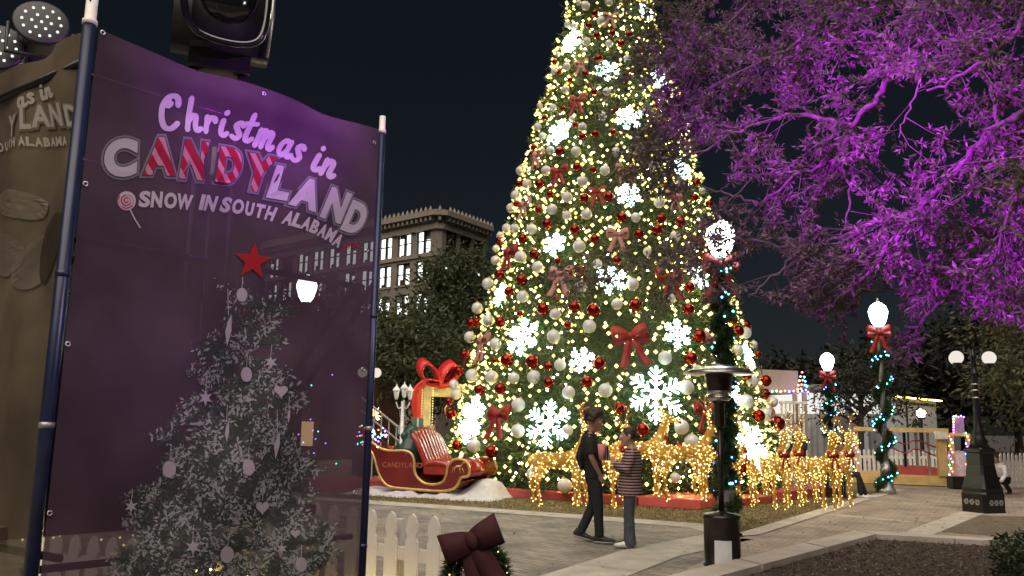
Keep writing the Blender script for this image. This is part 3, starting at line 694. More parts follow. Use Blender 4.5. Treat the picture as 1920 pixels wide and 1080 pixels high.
for (px, py, s, w) in flakes:
    p, nn = tree_hit(px, py, .22); Y = p.y
    put(SF, "snowflake", p, facing(nn, roll=random.uniform(-.2, .2)), s * 1.02 * (p - V((0, 0, CAMZ))).length / FPX, "lit white snowflake " + w, "snowflake", "lit snowflakes on the tall tree")
    marks.append((px, py, "the snowflake " + w.replace("largest, ", "").replace("large, ", "").replace("topmost, ", "")))
bows = [(1182, 632, 66, 0, "big red bow at the centre, above the cardigan"), (935, 778, 52, 0, "dark red bow behind the sleigh"), (906, 640, 46, 1, "pink bow on the left edge above the gift frame"), (1322, 770, 44, 0, "red bow left of the heater post"),
  (957, 474, 42, 0, "red bow on the left edge at mid height"), (1158, 440, 40, 1, "small pink bow right of centre"), (1052, 515, 48, 1, "pink bow at mid height left of centre"), (1255, 520, 50, 0, "red bow at mid height right of centre"),
  (1048, 322, 36, 0, "red bow on the left in the upper half"), (1120, 360, 32, 0, "small red bow in the upper middle"), (1172, 318, 34, 1, "pink bow in the upper middle"), (1083, 188, 36, 0, "red bow high on the left"),
  (1234, 234, 30, 0, "red bow beside the purple leaves high on the right"), (1145, 32, 28, 1, "pink bow at the very top"), (1008, 292, 34, 1, "pink bow on the upper left edge"), (984, 384, 32, 1, "pink bow on the left edge, upper half"),
  (1337, 636, 42, 1, "pink bow behind the garlanded post"), (1264, 370, 34, 1, "pink bow among the purple twigs on the right"), (876, 668, 30, 0, "red bow low on the left edge"), (1446, 775, 44, 1, "pink bow low on the right edge above the reindeer"),
  (1090, 120, 26, 1, "small pink bow near the top left"), (1310, 455, 34, 0, "red bow beside the lamp in the leaves")]
for (px, py, s, k, w) in bows:
    p, nn = tree_hit(px, py, .20)
    put(BOWP if k else BOWR, "bow", p, facing(nn, roll=random.uniform(-.15, .15)), s * 1.1 * (p - V((0, 0, CAMZ))).length / FPX, w + " of the tall tree" if "tree" not in w and len(w.split()) < 13 else w, "bow", "ribbon bows on the tall tree")
    marks.append((px, py, "the " + w))
baubles = {'white': [(1142,4,7.0),(1098,11,8.0),(1127,39,8.0),(1076,50,7.0),(1064,46,6.0),(1100,78,7.5),(1062,125,7.5),(1142,82,7.0),(1176,110,7.0),(1216,95,7.0),(1060,168,7.5),(1012,198,5.5),(1037,202,7.0),(1072,223,5.5),(1130,218,8.0),(1092,238,8.0),(1205,210,8.0),(1008,238,7.5),(1017,255,7.0),(1039,134,6.0),(1032,282,8.0),(1080,284,9.5),(976,320,9.0),(1024,320,9.5),(1134,320,9.5),(988,345,9.0),(1092,340,10.0),(967,366,9.5),(1063,370,10.0),(958,390,9.0),(1035,393,10.0),(1063,404,8.5),(1100,402,10.0),(1236,380,10.0),(1226,312,10.0),(1275,346,9.0),(1155,285,9.0),(950,428,9.0),(965,428,9.0),(997,430,10.0),(938,442,7.5),(1086,462,12.0),(1266,443,10.0),(930,466,7.0),(929,488,9.0),(976,482,11.5),(1008,501,11.0),(1120,495,9.0),(1192,408,9.0),(1258,192,7.0),(1262,172,6.0),(1278,218,5.5),(1214,472,8.5),(1288,502,10.0),(1317,358,6.0),(1248,300,7.0),(1138,172,7.5),(1085,5,5.0),(1046,102,5.0),(915,532,11.5),(980,556,11.5),(895,578,11.1),(916,601,11.1),(881,632,11.1),(929,645,11.5),(1041,589,10.6),(1089,538,11.9),(1157,570,10.6),(1105,612,12.8),(1038,631,12.8),(1186,533,11.9),(1255,560,11.1),(885,704,12.4),(922,707,12.4),(963,709,10.6),(1001,707,12.8),(1050,684,11.1),(1066,736,12.4),(1135,732,13.2),(1247,671,12.8),(972,759,12.8),(971,808,12.8),(1064,807,10.6),(889,836,12.4),(1001,889,13.6),(1059,911,13.6),(1278,801,13.6),(1297,828,13.6),(1238,826,12.8),(1287,726,13.6),(1308,695,10.6),(1399,753,13.2),(1411,716,10.6),(1448,753,10.2),(1398,624,10.6),(1413,646,7.2),(1383,657,10.6),(851,721,9.4),(855,739,10.2),(1266,896,9.4),(1436,777,12.8)],
 'red': [(1115,25,6.5),(1104,48,6.0),(1119,66,6.5),(1148,62,6.0),(1179,65,6.5),(1164,82,6.5),(1122,110,8.0),(1086,72,5.5),(1098,138,6.5),(1070,150,5.0),(1114,172,6.0),(1049,135,5.0),(1040,116,5.0),(1178,146,6.0),(1200,94,6.0),(1055,204,5.0),(1078,234,5.5),(1092,256,7.0),(1116,251,7.5),(1050,284,8.5),(1150,248,6.0),(1154,208,7.0),(1232,198,6.5),(1212,244,6.0),(1001,276,6.0),(998,288,6.0),(1082,313,8.5),(1112,318,6.0),(1012,346,8.5),(1032,364,7.5),(1096,372,9.0),(1142,369,9.5),(1010,393,7.5),(982,344,7.0),(974,345,6.5),(969,382,6.5),(1026,420,9.5),(1078,431,10.0),(980,448,9.0),(1002,477,10.0),(1115,448,9.0),(1198,439,9.5),(1232,431,10.0),(1166,408,10.0),(1240,410,9.0),(1276,416,9.5),(1302,370,7.5),(1330,382,7.5),(1306,341,7.0),(1244,182,5.5),(1046,489,6.0),(938,452,9.0),(937,515,9.0),(978,525,11.0),(1156,488,9.0),(1091,508,9.0),(1242,425,5.0),(1021,220,5.0),(1248,350,6.0),(1272,204,5.5),(1264,220,5.5),(954,547,9.4),(1019,580,12.4),(1077,575,11.1),(1113,582,12.8),(1192,572,12.4),(1293,538,9.8),(1291,580,11.1),(1331,561,9.4),(1044,560,6.4),(884,606,9.4),(895,604,8.5),(938,604,10.2),(975,588,6.0),(1064,609,7.2),(1311,630,12.4),(1374,599,9.4),(1384,621,10.6),(1398,612,10.6),(871,665,8.5),(861,696,8.5),(927,676,6.0),(950,675,11.9),(998,678,12.8),(1027,687,7.7),(1124,682,12.4),(1296,672,11.9),(1029,718,10.2),(1101,716,11.1),(900,731,10.6),(938,729,11.5),(1162,766,11.1),(1101,776,10.6),(1205,806,12.8),(1400,701,10.6),(1436,714,10.2),(1434,739,10.2),(1421,664,7.7),(1423,780,11.1),(1398,874,13.2),(857,835,9.4),(921,846,11.9),(846,777,10.2),(1238,875,7.7),(1274,839,9.4),(1458,794,12.8),(1328,817,11.9),(842,753,7.7)]}

def ball_mesh(nm, m):
    mb = MB(); mb.sphere((0, 0, 0), 1, 24, 16); mb.lathe([(.2, .96), (.2, 1.12), (.12, 1.16)], 10, 1); mb.tube([(0, 0, 1.14), (0, 0, 1.3)], .05, 5, 1); return mb.mesh(nm, [m, M['goldcap']], True)
BALL = {'white': ball_mesh("bauble", M['whiteball']), 'red': ball_mesh("bauble", M['redball'])}
def where(px, py):
    c = sorted(marks, key=lambda q: (q[0] - px) ** 2 + (q[1] - py) ** 2)
    out = []
    for q in c[:4]:
        dx, dy = px - q[0], py - q[1]; h = "left of" if dx < 0 else "right of"; vv = "above" if dy < 0 else "below"
        rel = h if abs(dx) > 2.2 * abs(dy) else vv if abs(dy) > 2.2 * abs(dx) else vv + " and " + h
        out.append(rel + " " + q[2])
    return out
used = set()
for colr, lst in baubles.items():
    for (px, py, r) in lst:
        size = "large" if r >= 11.5 else "small" if r < 7 else "mid-sized"; kind = "white pearl bauble" if colr == 'white' else "shiny red bauble"
        cands = []
        for wh in where(px, py):
            for pre in ("", size + " "): cands.append(pre + kind + " " + wh)
        for wh in where(px, py): cands += [size + " " + kind + " " + x + wh for x in ("close ", "nearest ", "farther ", "well ", "just ", "a bit ")]
        lab = next((c for c in cands if c not in used and len(c.split()) <= 16), cands[-1]); used.add(lab)
        p, nn = tree_hit(px, py, .20); k = (p - V((0, 0, CAMZ))).length / FPX
        put(BALL[colr], "bauble", p, Matrix.Rotation(random.uniform(0, 6), 4, 'Z') @ Matrix.Rotation(random.uniform(-.4, .4), 4, 'X'), r * k, lab, "bauble", "baubles on the tall tree")

# red boards framing the foot of the tree
def board(name, label, a, b, w, h, m):
    a, b = V((a[0], a[1], 0)), V((b[0], b[1], 0)); d = b - a; mb = MB(); mb.box((d.length / 2, w / 2, h / 2), (d.length, w, h), bev=.012)
    o = mb.build(name, m); o.location = (a.x, a.y, .004); o.rotation_euler = (0, 0, math.atan2(d.y, d.x)); return tag(o, label, "platform", "red boards round the foot of the tall tree")
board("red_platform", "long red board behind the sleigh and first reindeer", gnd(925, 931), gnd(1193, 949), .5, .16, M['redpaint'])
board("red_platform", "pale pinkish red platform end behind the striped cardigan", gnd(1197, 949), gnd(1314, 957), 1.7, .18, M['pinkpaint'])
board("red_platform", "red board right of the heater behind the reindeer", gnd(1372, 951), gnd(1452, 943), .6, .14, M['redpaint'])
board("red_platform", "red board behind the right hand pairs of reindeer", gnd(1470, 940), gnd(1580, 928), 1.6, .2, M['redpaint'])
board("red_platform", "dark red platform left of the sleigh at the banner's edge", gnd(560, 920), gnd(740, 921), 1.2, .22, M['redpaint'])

# ------------------------------------------------------------------ street lamps with bows and garlands
def acorn_lamp(label, loc, H, pole_m=None, lit=True):
    t = thing("street_lamp", label, "street lamp", loc, 0, "acorn street lamps of the square"); pm = pole_m or M['galv']
    mb = MB(); mb.lathe([(.20, 0), (.20, .12), (.16, .16), (.14, .55), (.17, .58), (.10, .66), (.07, .8)], 16); mb.build("base", pm, t, True)
    mb = MB(); mb.lathe([(.065, .8), (.055, H - 1.0), (.10, H - .95), (.06, H - .88), (.13, H - .74), (.11, H - .70)], 14); mb.build("pole", pm, t, True)
    mb = MB(); mb.lathe([(.10, H - .70), (.17, H - .58), (.225, H - .40), (.235, H - .30), (.19, H - .18), (.10, H - .10), (.05, H - .07)], 20); mb.build("globe", M['lampwhite'] if lit else M['globe'], t, True)
    mb = MB(); mb.lathe([(.06, H - .07), (.035, H - .03), (.045, H - .01), (.01, H + .05)], 10); mb.build("finial", pm, t, True)
    return t
def garland(label, loc, z0, z1, turns, rad, nb, seed, tufts=900):
    r = random.Random(seed); t = thing("garland", label, "garland", loc, 0, "lit garlands on the lamp posts")
    P_, D_ = [], []
    for k in range(tufts):
        f = k / tufts; a = f * turns * 2 * math.pi + seed; z = z0 + (z1 - z0) * f
        rr = rad * (1.25 if f < .12 else 1.0)
        c = V((math.cos(a) * rr * .6, math.sin(a) * rr * .6, z)); w = .09 * (1.7 if f < .08 else 1)
        for q in range(11):
            d = V((r.gauss(0, 1), r.gauss(0, 1), r.gauss(0, .8))).normalized(); P_.append(tuple(c + d * w * .3)); D_.append(tuple(d))
    v, f = leaf_faces(np.array(P_), np.array(D_), rng.uniform(.08, .17, len(P_)), .02); np_mesh("needles", v, f, M['needle'], t)
    for cm in ('teal', 'teal', 'blue'):
        for k in range(nb // 3):
            f = r.random(); a = f * turns * 2 * math.pi + seed + r.gauss(0, .3); z = z0 + (z1 - z0) * f
            mb = MB(); rr = rad * 1.05 + .03; mb.octa((math.cos(a) * rr, math.sin(a) * rr, z), r.uniform(.016, .024)); mb.build("bulb", M[cm], t)
    return t
def lamp_at(px, pytop, H, label, pole_m=None):
    d = ray(px, pytop); s = (H - CAMZ) / d.z; return acorn_lamp(label, (d.x * s, d.y * s, 0), H, pole_m)
def bow_on(p, s, label, me, group=None, roll=0., cat="bow"):
    d = V((-p[0], -p[1], 0)).normalized()
    return put(me, "bow", V(p) + d * .1, facing(d, roll=roll), s, label, cat, group)
L1 = lamp_at(1350, 405, 5.0, "tall lamp with its glowing globe half hidden in the oak leaves"); p1 = L1.location
L2 = lamp_at(1645, 562, 4.9, "glowing acorn lamp with red bow under the oak's tips, spiral garland on its post"); p2 = L2.location
L3 = lamp_at(1550, 658, 4.3, "smaller distant glowing acorn lamp before the lit tent, red bow below", M['blackmetal']); p3 = L3.location
L4 = lamp_at(577, 510, 4.9, "glowing lamp seen through the dark purple banner", M['blackmetal'])
gb = "red bows tied under the street lamps"
bow_on((p1.x, p1.y, 4.15), .62, "faded red bow under the leaf-hidden lamp in front of the tall tree", BOWR, gb)
bow_on((p2.x, p2.y, 4.02), .62, "bright red bow under the glowing lamp right of centre", BOWR, gb)
bow_on((p3.x, p3.y, 3.40), .62, "dark red bow under the distant lamp before the tent", BOWR, gb)
garland("dark green garland with teal bulbs on the post behind the patio heater", (p1.x, p1.y, 0), .1, 4.2, 11, .14, 60, 1, 1900)
garland("green garland with blue and teal bulbs spiralling up the post beside the picket fence", (p2.x, p2.y, 0), .12, 3.9, 5, .22, 75, 2, 900)
garland("small garland with teal bulbs below the bow on the distant lamp", (p3.x, p3.y, 0), 1.4, 3.4, 4, .22, 36, 3, 500)
# three globe lamp on a heavy iron pedestal
g = gnd(1861, 963); gl = thing("globe_lamp", "black iron lamp post with three white globes on a heavy flared pedestal", "lamp post", (g.x, g.y + .3, 0), R(20))
def loft_sq(mb, prof):
    vs = []; 
    for (w, z) in prof:
        c = w * .82
        vs += [(x, y, z) for x, y in ((c, w), (w, c), (w, -c), (c, -w), (-c, -w), (-w, -c), (-w, c), (-c, w))]
    k = len(prof); mb.add(vs, [(i * 8 + (j + 1) % 8, i * 8 + j, (i + 1) * 8 + j, (i + 1) * 8 + (j + 1) % 8) for i in range(k - 1) for j in range(8)] + [tuple(range(8)), tuple((k - 1) * 8 + j for j in range(7, -1, -1))])
mb = MB(); loft_sq(mb, [(.29, 0), (.29, .36), (.275, .40), (.275, .46), (.25, .56), (.215, .72), (.195, .9), (.19, 1.14), (.215, 1.17), (.215, 1.22), (.18, 1.26)]); mb.build("pedestal", M['blackmetal'], gl)
mb = MB()
for a in (0, 90, 180, 270):
    Mx = Matrix.Rotation(R(a), 4, 'Z')
    for x in (-.17, 0, .17):
        for q in range(6): mb.box((x * .75 + math.cos(q * 1.047) * .035, -.295, .2 + math.sin(q * 1.047) * .04), (.035, .02, .035), 0, Mx)
mb.build("rosette", M['galv'], gl)
mb = MB(); mb.lathe([(.20, 1.26), (.15, 1.34), (.17, 1.38), (.11, 1.46), (.12, 1.52), (.085, 1.62), (.07, 1.8), (.055, 2.7), (.08, 2.73), (.055, 2.76), (.05, 3.02), (.09, 3.06), (.04, 3.14), (.02, 3.24)], 14); mb.build("pole", M['blackmetal'], gl, True)
for a in (158, -20, 112):
    Mx = Matrix.Rotation(R(a + 0), 4, 'Z'); mb = MB(); mb.tube(smooth_path([(.04, 0, 2.72), (.16, 0, 2.66), (.28, 0, 2.74), (.33, 0, 2.9)], 5), .018, 8, M=Mx)
    mb.lathe([(.03, 2.86), (.075, 2.92), (.08, 2.96)], 12, 0, (.33, 0, 0), None) if False else mb.lathe([(.03, 2.86), (.075, 2.92), (.08, 2.96)], 12, 0, tuple(Mx @ V((.33, 0, 0))))
    arm = mb.build("arm", M['blackmetal'], gl, True); mb = MB(); mb.sphere(tuple(Mx @ V((.33, 0, 3.06))), .135, 20, 14); mb.build("globe", M['globe'], arm, True)
mb = MB()
for z in (2.25, 2.4, 2.52): mb.lathe([(.066, z - .012), (.07, z), (.066, z + .012)], 14)
mb.build("metal_strap", M['steel'], gl, True)
# globe lamp beyond the sleigh
d = ray(706, 699); g = at(706, 699, 24.); lg = thing("globe_lamp", "distant twin globe lamp just right of the banner above the sleigh", "lamp post", (g.x - .2, 24, 0))
mb = MB(); mb.lathe([(.2, 0), (.18, .5), (.08, .7), (.05, g.z - .3), (.03, g.z - .25)], 12); mb.build("pole", M['blackmetal'], lg, True)
for s in (-1, 1):
    mb = MB(); mb.tube(smooth_path([(0, 0, g.z - .5), (s * .12, 0, g.z - .55), (s * .2, 0, g.z - .15)], 5), .02, 6); a_ = mb.build("arm", M['blackmetal'], lg, True)
    mb = MB(); mb.sphere((s * .2, 0, g.z), .14, 16, 12); mb.build("globe", M['globe'], a_, True)

# ------------------------------------------------------------------ reindeer
def make_deer():
    t = thing("reindeer", "x", "reindeer"); b = MB(); S = (0, 1, 0)
    b.tube([(-.50, 0, .84), (-.40, 0, .87), (-.15, 0, .86), (.15, 0, .87), (.34, 0, .92), (.44, 0, .96)], [(.10, .11), (.155, .165), (.145, .15), (.15, .165), (.155, .18), (.10, .12)], 14, side=S, round_ends=True)
    b.tube([(.36, 0, .95), (.45, 0, 1.14), (.52, 0, 1.34), (.56, 0, 1.46)], [(.115, .14), (.085, .105), (.068, .085), (.07, .08)], 12, side=S, round_ends=True)
    b.tube([(.52, 0, 1.50), (.62, 0, 1.48), (.73, 0, 1.43), (.80, 0, 1.40)], [(.075, .085), (.07, .078), (.045, .05), (.04, .042)], 12, side=S, round_ends=True)
    for s in (-1, 1):
        b.tube([(.50, s * .06, 1.55), (.44, s * .13, 1.63), (.40, s * .18, 1.66)], [(.02, .03), (.03, .045), (.008, .012)], 8, round_ends=True)
        dx = .05 * s
        b.tube([(.33, s * .09, .88), (.36 + dx, s * .10, .62), (.36 + dx, s * .10, .45), (.37 + dx, s * .10, .20), (.38 + dx, s * .10, .05)], [(.075, .10), (.055, .065), (.042, .045), (.034, .036), (.038, .045)], 10, side=S, round_ends=True)
        b.tube([(-.40, s * .09, .84), (-.38 - dx, s * .11, .64), (-.46 - dx, s * .11, .44), (-.43 - dx, s * .11, .20), (-.40 - dx, s * .11, .05)], [(.085, .13), (.065, .095), (.042, .048), (.034, .037), (.038, .045)], 10, side=S, round_ends=True)
    b.tube([(-.56, 0, .92), (-.63, 0, .98), (-.66, 0, 1.04)], [.03, .035, .012], 8, round_ends=True)
    fuse(b, "body", M['deer'], t, .018, 3)
    for s in (-1, 1):
        a = MB(); a.tube(smooth_path([(.52, s * .04, 1.56), (.46, s * .12, 1.70), (.44, s * .20, 1.86), (.50, s * .24, 2.0)], 5), .013, 6)
        for (p, q) in (((.455, s * .13, 1.72), (.58, s * .15, 1.80)), ((.44, s * .19, 1.84), (.56, s * .22, 1.92)), ((.445, s * .18, 1.80), (.36, s * .24, 1.93))):
            a.tube([p, tuple((V(p) + V(q)) / 2 + V((0, 0, -.015))), q], [.011, .010, .006], 5)
        a.build("antler", M['antler'], t, True)
        e = MB(); e.sphere((.60, s * .062, 1.515), .014, 8, 6); e.build("eye", M['black'], t)
    n = MB(); n.sphere((.825, 0, 1.412), .03, 10, 8); n.build("nose", M['black'], t)
    k = bpy.data.objects.new("neck_bow", BOWR); COL.objects.link(k); k.parent = t
    k.matrix_local = Matrix.Translation((.53, 0, 1.10)) @ facing(V((1, 0, .15))) @ Matrix.Scale(.30, 4)
    # bulbs over the surface
    body = [c for c in t.children if c.name.startswith("body")][0].data
    vs = [v_.co + v_.normal * .008 for v_ in body.vertices]; rr_ = random.Random(4); pick = rr_.sample(vs, 330)
    l = MB()
    for p in pick: l.octa(p, rr_.uniform(.009, .0125))
    for ch in list(t.children):
        if ch.name.startswith("antler"):
            for v_ in rr_.sample(list(ch.data.vertices), 9): l.octa(v_.co, .009)
    l.build("fairy_lights", M['deerbulb'], t)["kind"] = "stuff"
    return t
deer0 = make_deer(); deers = [
 (1046, 949, 0, "lit gold reindeer left of the curly haired boy, facing right", 1.0), (1133, 951, -48, "lit gold reindeer seen head on between the two people", 1.0),
 (1196, 938, 2, "lit gold reindeer half hidden behind the striped cardigan", 1.03), (1285, 940, 0, "lit gold reindeer standing on the pink platform left of the heater", 1.0),
 (1350, 948, -4, "lit gold reindeer mostly hidden by the heater post and garland", .98), (1440, 953, -66, "lit gold reindeer nearest right of the garlanded post", .95),
 (1466, 946, -62, "lit gold reindeer just behind the one nearest right of the post", .95), (1532, 953, -68, "lit gold reindeer leading the team at far right, nearer one", .95), (1560, 947, -62, "lit gold reindeer leading the team at far right, farther one", .95)]
for i, (px, py, a, lb, s) in enumerate(deers):
    d = deer0 if i == 0 else copy_tree(deer0)
    zz_ = .19 if i in (2, 3) else 0.; g = gnd(px, py, zz_); g = g if i != 2 else at(px, py, 16.75); d.location = (g.x, g.y, zz_); d.rotation_euler = (0, 0, R(a)); d.scale = (s,) * 3
    d["label"] = lb; d["group"] = "lit gold reindeer in front of the tall tree"

# ------------------------------------------------------------------ sleigh
g = gnd(812, 930); sl = thing("sleigh", "big red and gold Santa sleigh with tufted red seat", "sleigh", (g.x + .05, g.y + .25, .18), R(-24), None, 1.13)
def sleigh_px(x, y): return ((x - 815) / 99.0, (912 - y) / 99.0)          # side view traced at its own scale, in metres
side = [(690, 836), (697, 831), (708, 834), (722, 842), (745, 846), (775, 845), (790, 850), (797, 862), (799, 880), (805, 892), (820, 902), (840, 904), (858, 899), (866, 886), (869, 870), (880, 859), (894, 857), (907, 862), (913, 876), (909, 886), (897, 889), (893, 895), (886, 906), (874, 912), (850, 915), (780, 914), (748, 912), (732, 903), (720, 885), (712, 864), (704, 850), (694, 845)]
O2 = [sleigh_px(*p) for p in side]; HWD = .56
O2s = [(p.x, p.z) for p in smooth_path([(x, 0, z) for x, z in O2], 4)]
for s in (-1, 1):
    mb = MB(); y0 = s * HWD - .03; mb.prism(O2, y0, y0 + .06); pn = mb.build("side_panel", M['sleighred'], sl)
    mb = MB(); ring_ = [V((x, s * HWD + s * .02, z)) for x, z in O2s]; mb.tube(ring_ + [ring_[0]], .028, 6, cap=False); mb.build("gold_trim", M['gold'], pn, True)
    mb = MB(); c = sleigh_px(888, 872)
    if s < 0:
        for q in range(10):          # little gold deer emblem on the front scroll
            pass
        mb.tube([(c[0] - .08, y0 - .004, c[1] - .02), (c[0], y0 - .004, c[1] + .02), (c[0] + .09, y0 - .004, c[1] + .03)], [.012, .028, .016], 6)
        for dx in (-.07, -.04, .05, .1): mb.tube([(c[0] + dx, y0 - .004, c[1]), (c[0] + dx * 1.5, y0 - .004, c[1] - .09)], .008, 5)
        mb.tube([(c[0] + .08, y0 - .004, c[1] + .03), (c[0] + .13, y0 - .004, c[1] + .10), (c[0] + .18, y0 - .004, c[1] + .09)], [.016, .014, .008], 6)
        mb.build("deer_emblem", M['gold'], pn, True)
def sheet_between(path2, th, w, m, nm, par, shift=0.):
    mb = MB(); mb.band([(x, 0, z) for x, z in path2], V((0, w, 0)), th); return mb.build(nm, m, par, True)
W2 = HWD * 2 - .07
fp = [sleigh_px(*p) for p in [(858, 899), (866, 886), (869, 870), (880, 860), (894, 858), (906, 863), (911, 876), (906, 885), (896, 888)]]
dash = sheet_between([(p.x, p.z) for p in smooth_path([(x, 0, z) for x, z in fp], 4)], .02, W2, M['sleighseat'], "dashboard", sl)
fl = [sleigh_px(*p) for p in [(893, 895), (886, 904), (874, 910), (850, 912), (780, 911), (750, 909), (734, 900), (722, 884), (714, 864), (706, 849), (696, 841)]]
sheet_between([(p.x, p.z) for p in smooth_path([(x, 0, z) for x, z in fl], 4)], .02, W2, M['sleighred'], "hull", sl)
mb = MB(); a = sleigh_px(806, 893); mb.box((a[0] + .32, 0, .33), (.50, W2 - .02, .16), bev=.02); mb.build("seat_base", M['sleighseat'], sl)
mb = MB()
for q in range(9):
    y = -W2 / 2 + (q + .5) * W2 / 9; mb.tube(smooth_path([(a[0] + .06, y, .42), (a[0] + .3, y, .47), (a[0] + .54, y, .44), (a[0] + .58, y, .36)], 4), [W2 / 18 + .006] * 13, 8, round_ends=True)
fuse(mb, "seat_cushion", M['sleighseat'], sl, .016, 2)
mb = MB()
for q in range(9):
    y = -W2 / 2 + (q + .5) * W2 / 9; h = .16 * math.cos((q - 4) / 4 * 1.2)
    mb.tube(smooth_path([(a[0] + .12, y, .42), (a[0] + .02, y, .62), (a[0] - .10, y, .82 + h * .4), (a[0] - .19, y, .90 + h)], 4), [W2 / 18 + .006] * 13, 8, round_ends=True)
fuse(mb, "backrest", M['sleighseat'], sl, .016, 2)
for (x0, x1, y) in ((-.62, -.66, -.36), (-.1, -.08, -.36), (.55, .60, -.36), (-.62, -.66, .36), (-.1, -.08, .36), (.55, .60, .36)):
    mb = MB(); mb.tube([(x0, y, -.0), (x1, y, -.26)], [.045, .035], 4); mb.build("leg", M['gold'], sl)
mb = MB(); mb.box((.0, 0, -.12), (1.2, .6, .22)); mb.build("support_box", M['snow'], sl)
# faint lettering on the sleigh's side
def glyph(ch, off=0.):
    cu = bpy.data.curves.new("t", 'FONT'); cu.body = ch; cu.offset = off; cu.size = 1; cu.resolution_u = 5; cu.fill_mode = 'FRONT'
    o = bpy.data.objects.new("t", cu); COL.objects.link(o); dg = bpy.context.evaluated_depsgraph_get()
    me = bpy.data.meshes.new_from_object(o.evaluated_get(dg)); vs = [v_.co.copy() for v_ in me.vertices]; fs = [tuple(p.vertices) for p in me.polygons]
    bpy.data.objects.remove(o); bpy.data.curves.remove(cu); bpy.data.meshes.remove(me); return vs, fs
GC = {}
def G(ch, off=0.):
    if (ch, off) not in GC: GC[(ch, off)] = glyph(ch, off)
    return GC[(ch, off)]
def write(mb, txt, P0, ux, uz, size, off=.015, track=1.0):
    x = 0.
    for ch in txt:
        if ch == ' ': x += .35; continue
        vs, fs = G(ch, off); x0 = min(v_.x for v_ in vs); x1 = max(v_.x for v_ in vs)
        mb.add([P0 + ux * ((v_.x - x0 + x) * size) + uz * (v_.y * size) for v_ in vs], fs); x += (x1 - x0 + .10) * track
    return x * size
mb = MB(); write(mb, "CANDYLAND", V((-.86, -HWD - .034, .36)), V((1, 0, .02)), V((0, 0, 1)), .13); mb.build("lettering", mat("faint_gold", (.36, .10, .05), .4), sl)
# snow covered stand
g2 = V((g.x, g.y + .25, 0))
mb = MB(); nx, ny = 44, 22; vs = []
for i in range(nx):
    for j in range(ny):
        x = -1.75 + 3.45 * i / (nx - 1); y = -.95 + 1.9 * j / (ny - 1)
        ed = max(0, min(1, min((1.75 + x) / .25, (1.7 - x) / .25, (.95 - abs(y)) / .3)))
        hump = .24 * math.exp(-((x - 1.15) / .35) ** 2 - ((y - .15) / .6) ** 2) + .16 * math.exp(-((x - 1.5) / .3) ** 2 - ((y + .1) / .5) ** 2)
        fold = .03 * math.sin(x * 7 + y * 3) + .025 * math.sin(x * 15 - y * 9) + .02 * random.random()
        vs.append((x + .03 * math.sin(y * 9), y + .06 * math.sin(x * 5), ed * (.07 + hump + fold) + (.008 if ed > 0 else 0)))
mb.add(vs, [(i * ny + j, (i + 1) * ny + j, (i + 1) * ny + j + 1, i * ny + j + 1) for i in range(nx - 1) for j in range(ny - 1)])
o = mb.build("snow_stand", M['snow'], None, True, g2); o.rotation_euler = (0, 0, R(-20)); tag(o, "crumpled white snow blanket spread under the red sleigh", "snow base")
# sack and presents riding in the sleigh
def in_sleigh(x, y, z): return V(sl.location) + Matrix.Rotation(R(-24), 3, 'Z') @ (V((x, y, z)) * 1.13)
sk = thing("gift_sack", "shiny dark green sack in the back of the red sleigh", "sack", in_sleigh(-.54, -.05, .70))
b = MB(); b.tube([(0, 0, -.28), (0, 0, 0), (.02, 0, .22), (0, 0, .36)], [(.33, .36), (.40, .38), (.30, .28), (.22, .2)], 16, round_ends=True)
for q in range(7): b.sphere((.25 * math.cos(q), .25 * math.sin(q), .3 + .04 * math.sin(q * 3)), .11, 8, 6)
fuse(b, "bag", M['sack'], sk, .03, 2)
for (x, y, z, s, m, lb) in ((-.46, .0, 1.16, .24, 'giftgreen', "pale green present on top of the green sack"), (-.74, -.12, 1.06, .16, 'giftgrey', "small silver grey present leaning on the sack's left"), (-.30, .22, 1.06, .16, 'wood', "small tan present between the sack and the seat")):
    t = thing("present", lb, "present", in_sleigh(x, y, z), R(20 + 40 * x), "presents on the sleigh"); mb = MB(); mb.box((0, 0, 0), (s, s, s * 1.25), bev=.01); mb.build("box", M[m], t)
    mb = MB(); mb.box((0, 0, 0), (s * 1.02, s * .16, s * 1.27)); mb.box((0, 0, .001), (s * .16, s * 1.024, s * 1.274)); mb.build("ribbon", M['white'], t)

# ------------------------------------------------------------------ decorations left of the tree
M['archred'] = mat('bright_red_panel', (.55, .02, .025), .45, var=.1)
gf = thing("gift_arch", "gold lit picture frame shaped like a present with big red ribbon bow", "photo frame", at(830, 905, 19.2) * V((1, 1, 0)) if False else (at(834, 905, 23.6).x, 23.6, 0), R(28), None, 1.24)
mb = MB()
for (c, d) in (((0, 0, 1.3), (1.3, .18, .2)), ((0, 0, .1), (1.3, .18, .2)), ((-.55, 0, .7), (.2, .18, 1.0)), ((.55, 0, .7), (.2, .18, 1.0))): mb.box(c, d, bev=.01)
for v_i, v_ in enumerate(mb.v): mb.v[v_i] = (v_[0] * .95, v_[1], v_[2] * 1.52)
mb.build("frame", mat("cream_gold_panel", (.60, .55, .36), .5), gf)
mb = MB()
for k in range(34):
    for x in (-.66, -.40): mb.octa((x, -.11, .1 + k * .058), .010)
mb.build("edge_lights", M['deerbulb'], gf)["kind"] = "stuff"
mb = MB(); mb.band(smooth_path([(-.52, -.12, .25), (-.66, -.16, .9), (-.80, -.18, 1.5), (-.78, -.16, 1.95), (-.50, -.13, 2.18), (-.2, -.12, 2.16)], 6), V((.30, .22, 0)), .02); mb.build("ribbon", M['archred'], gf, True)
mb = MB()
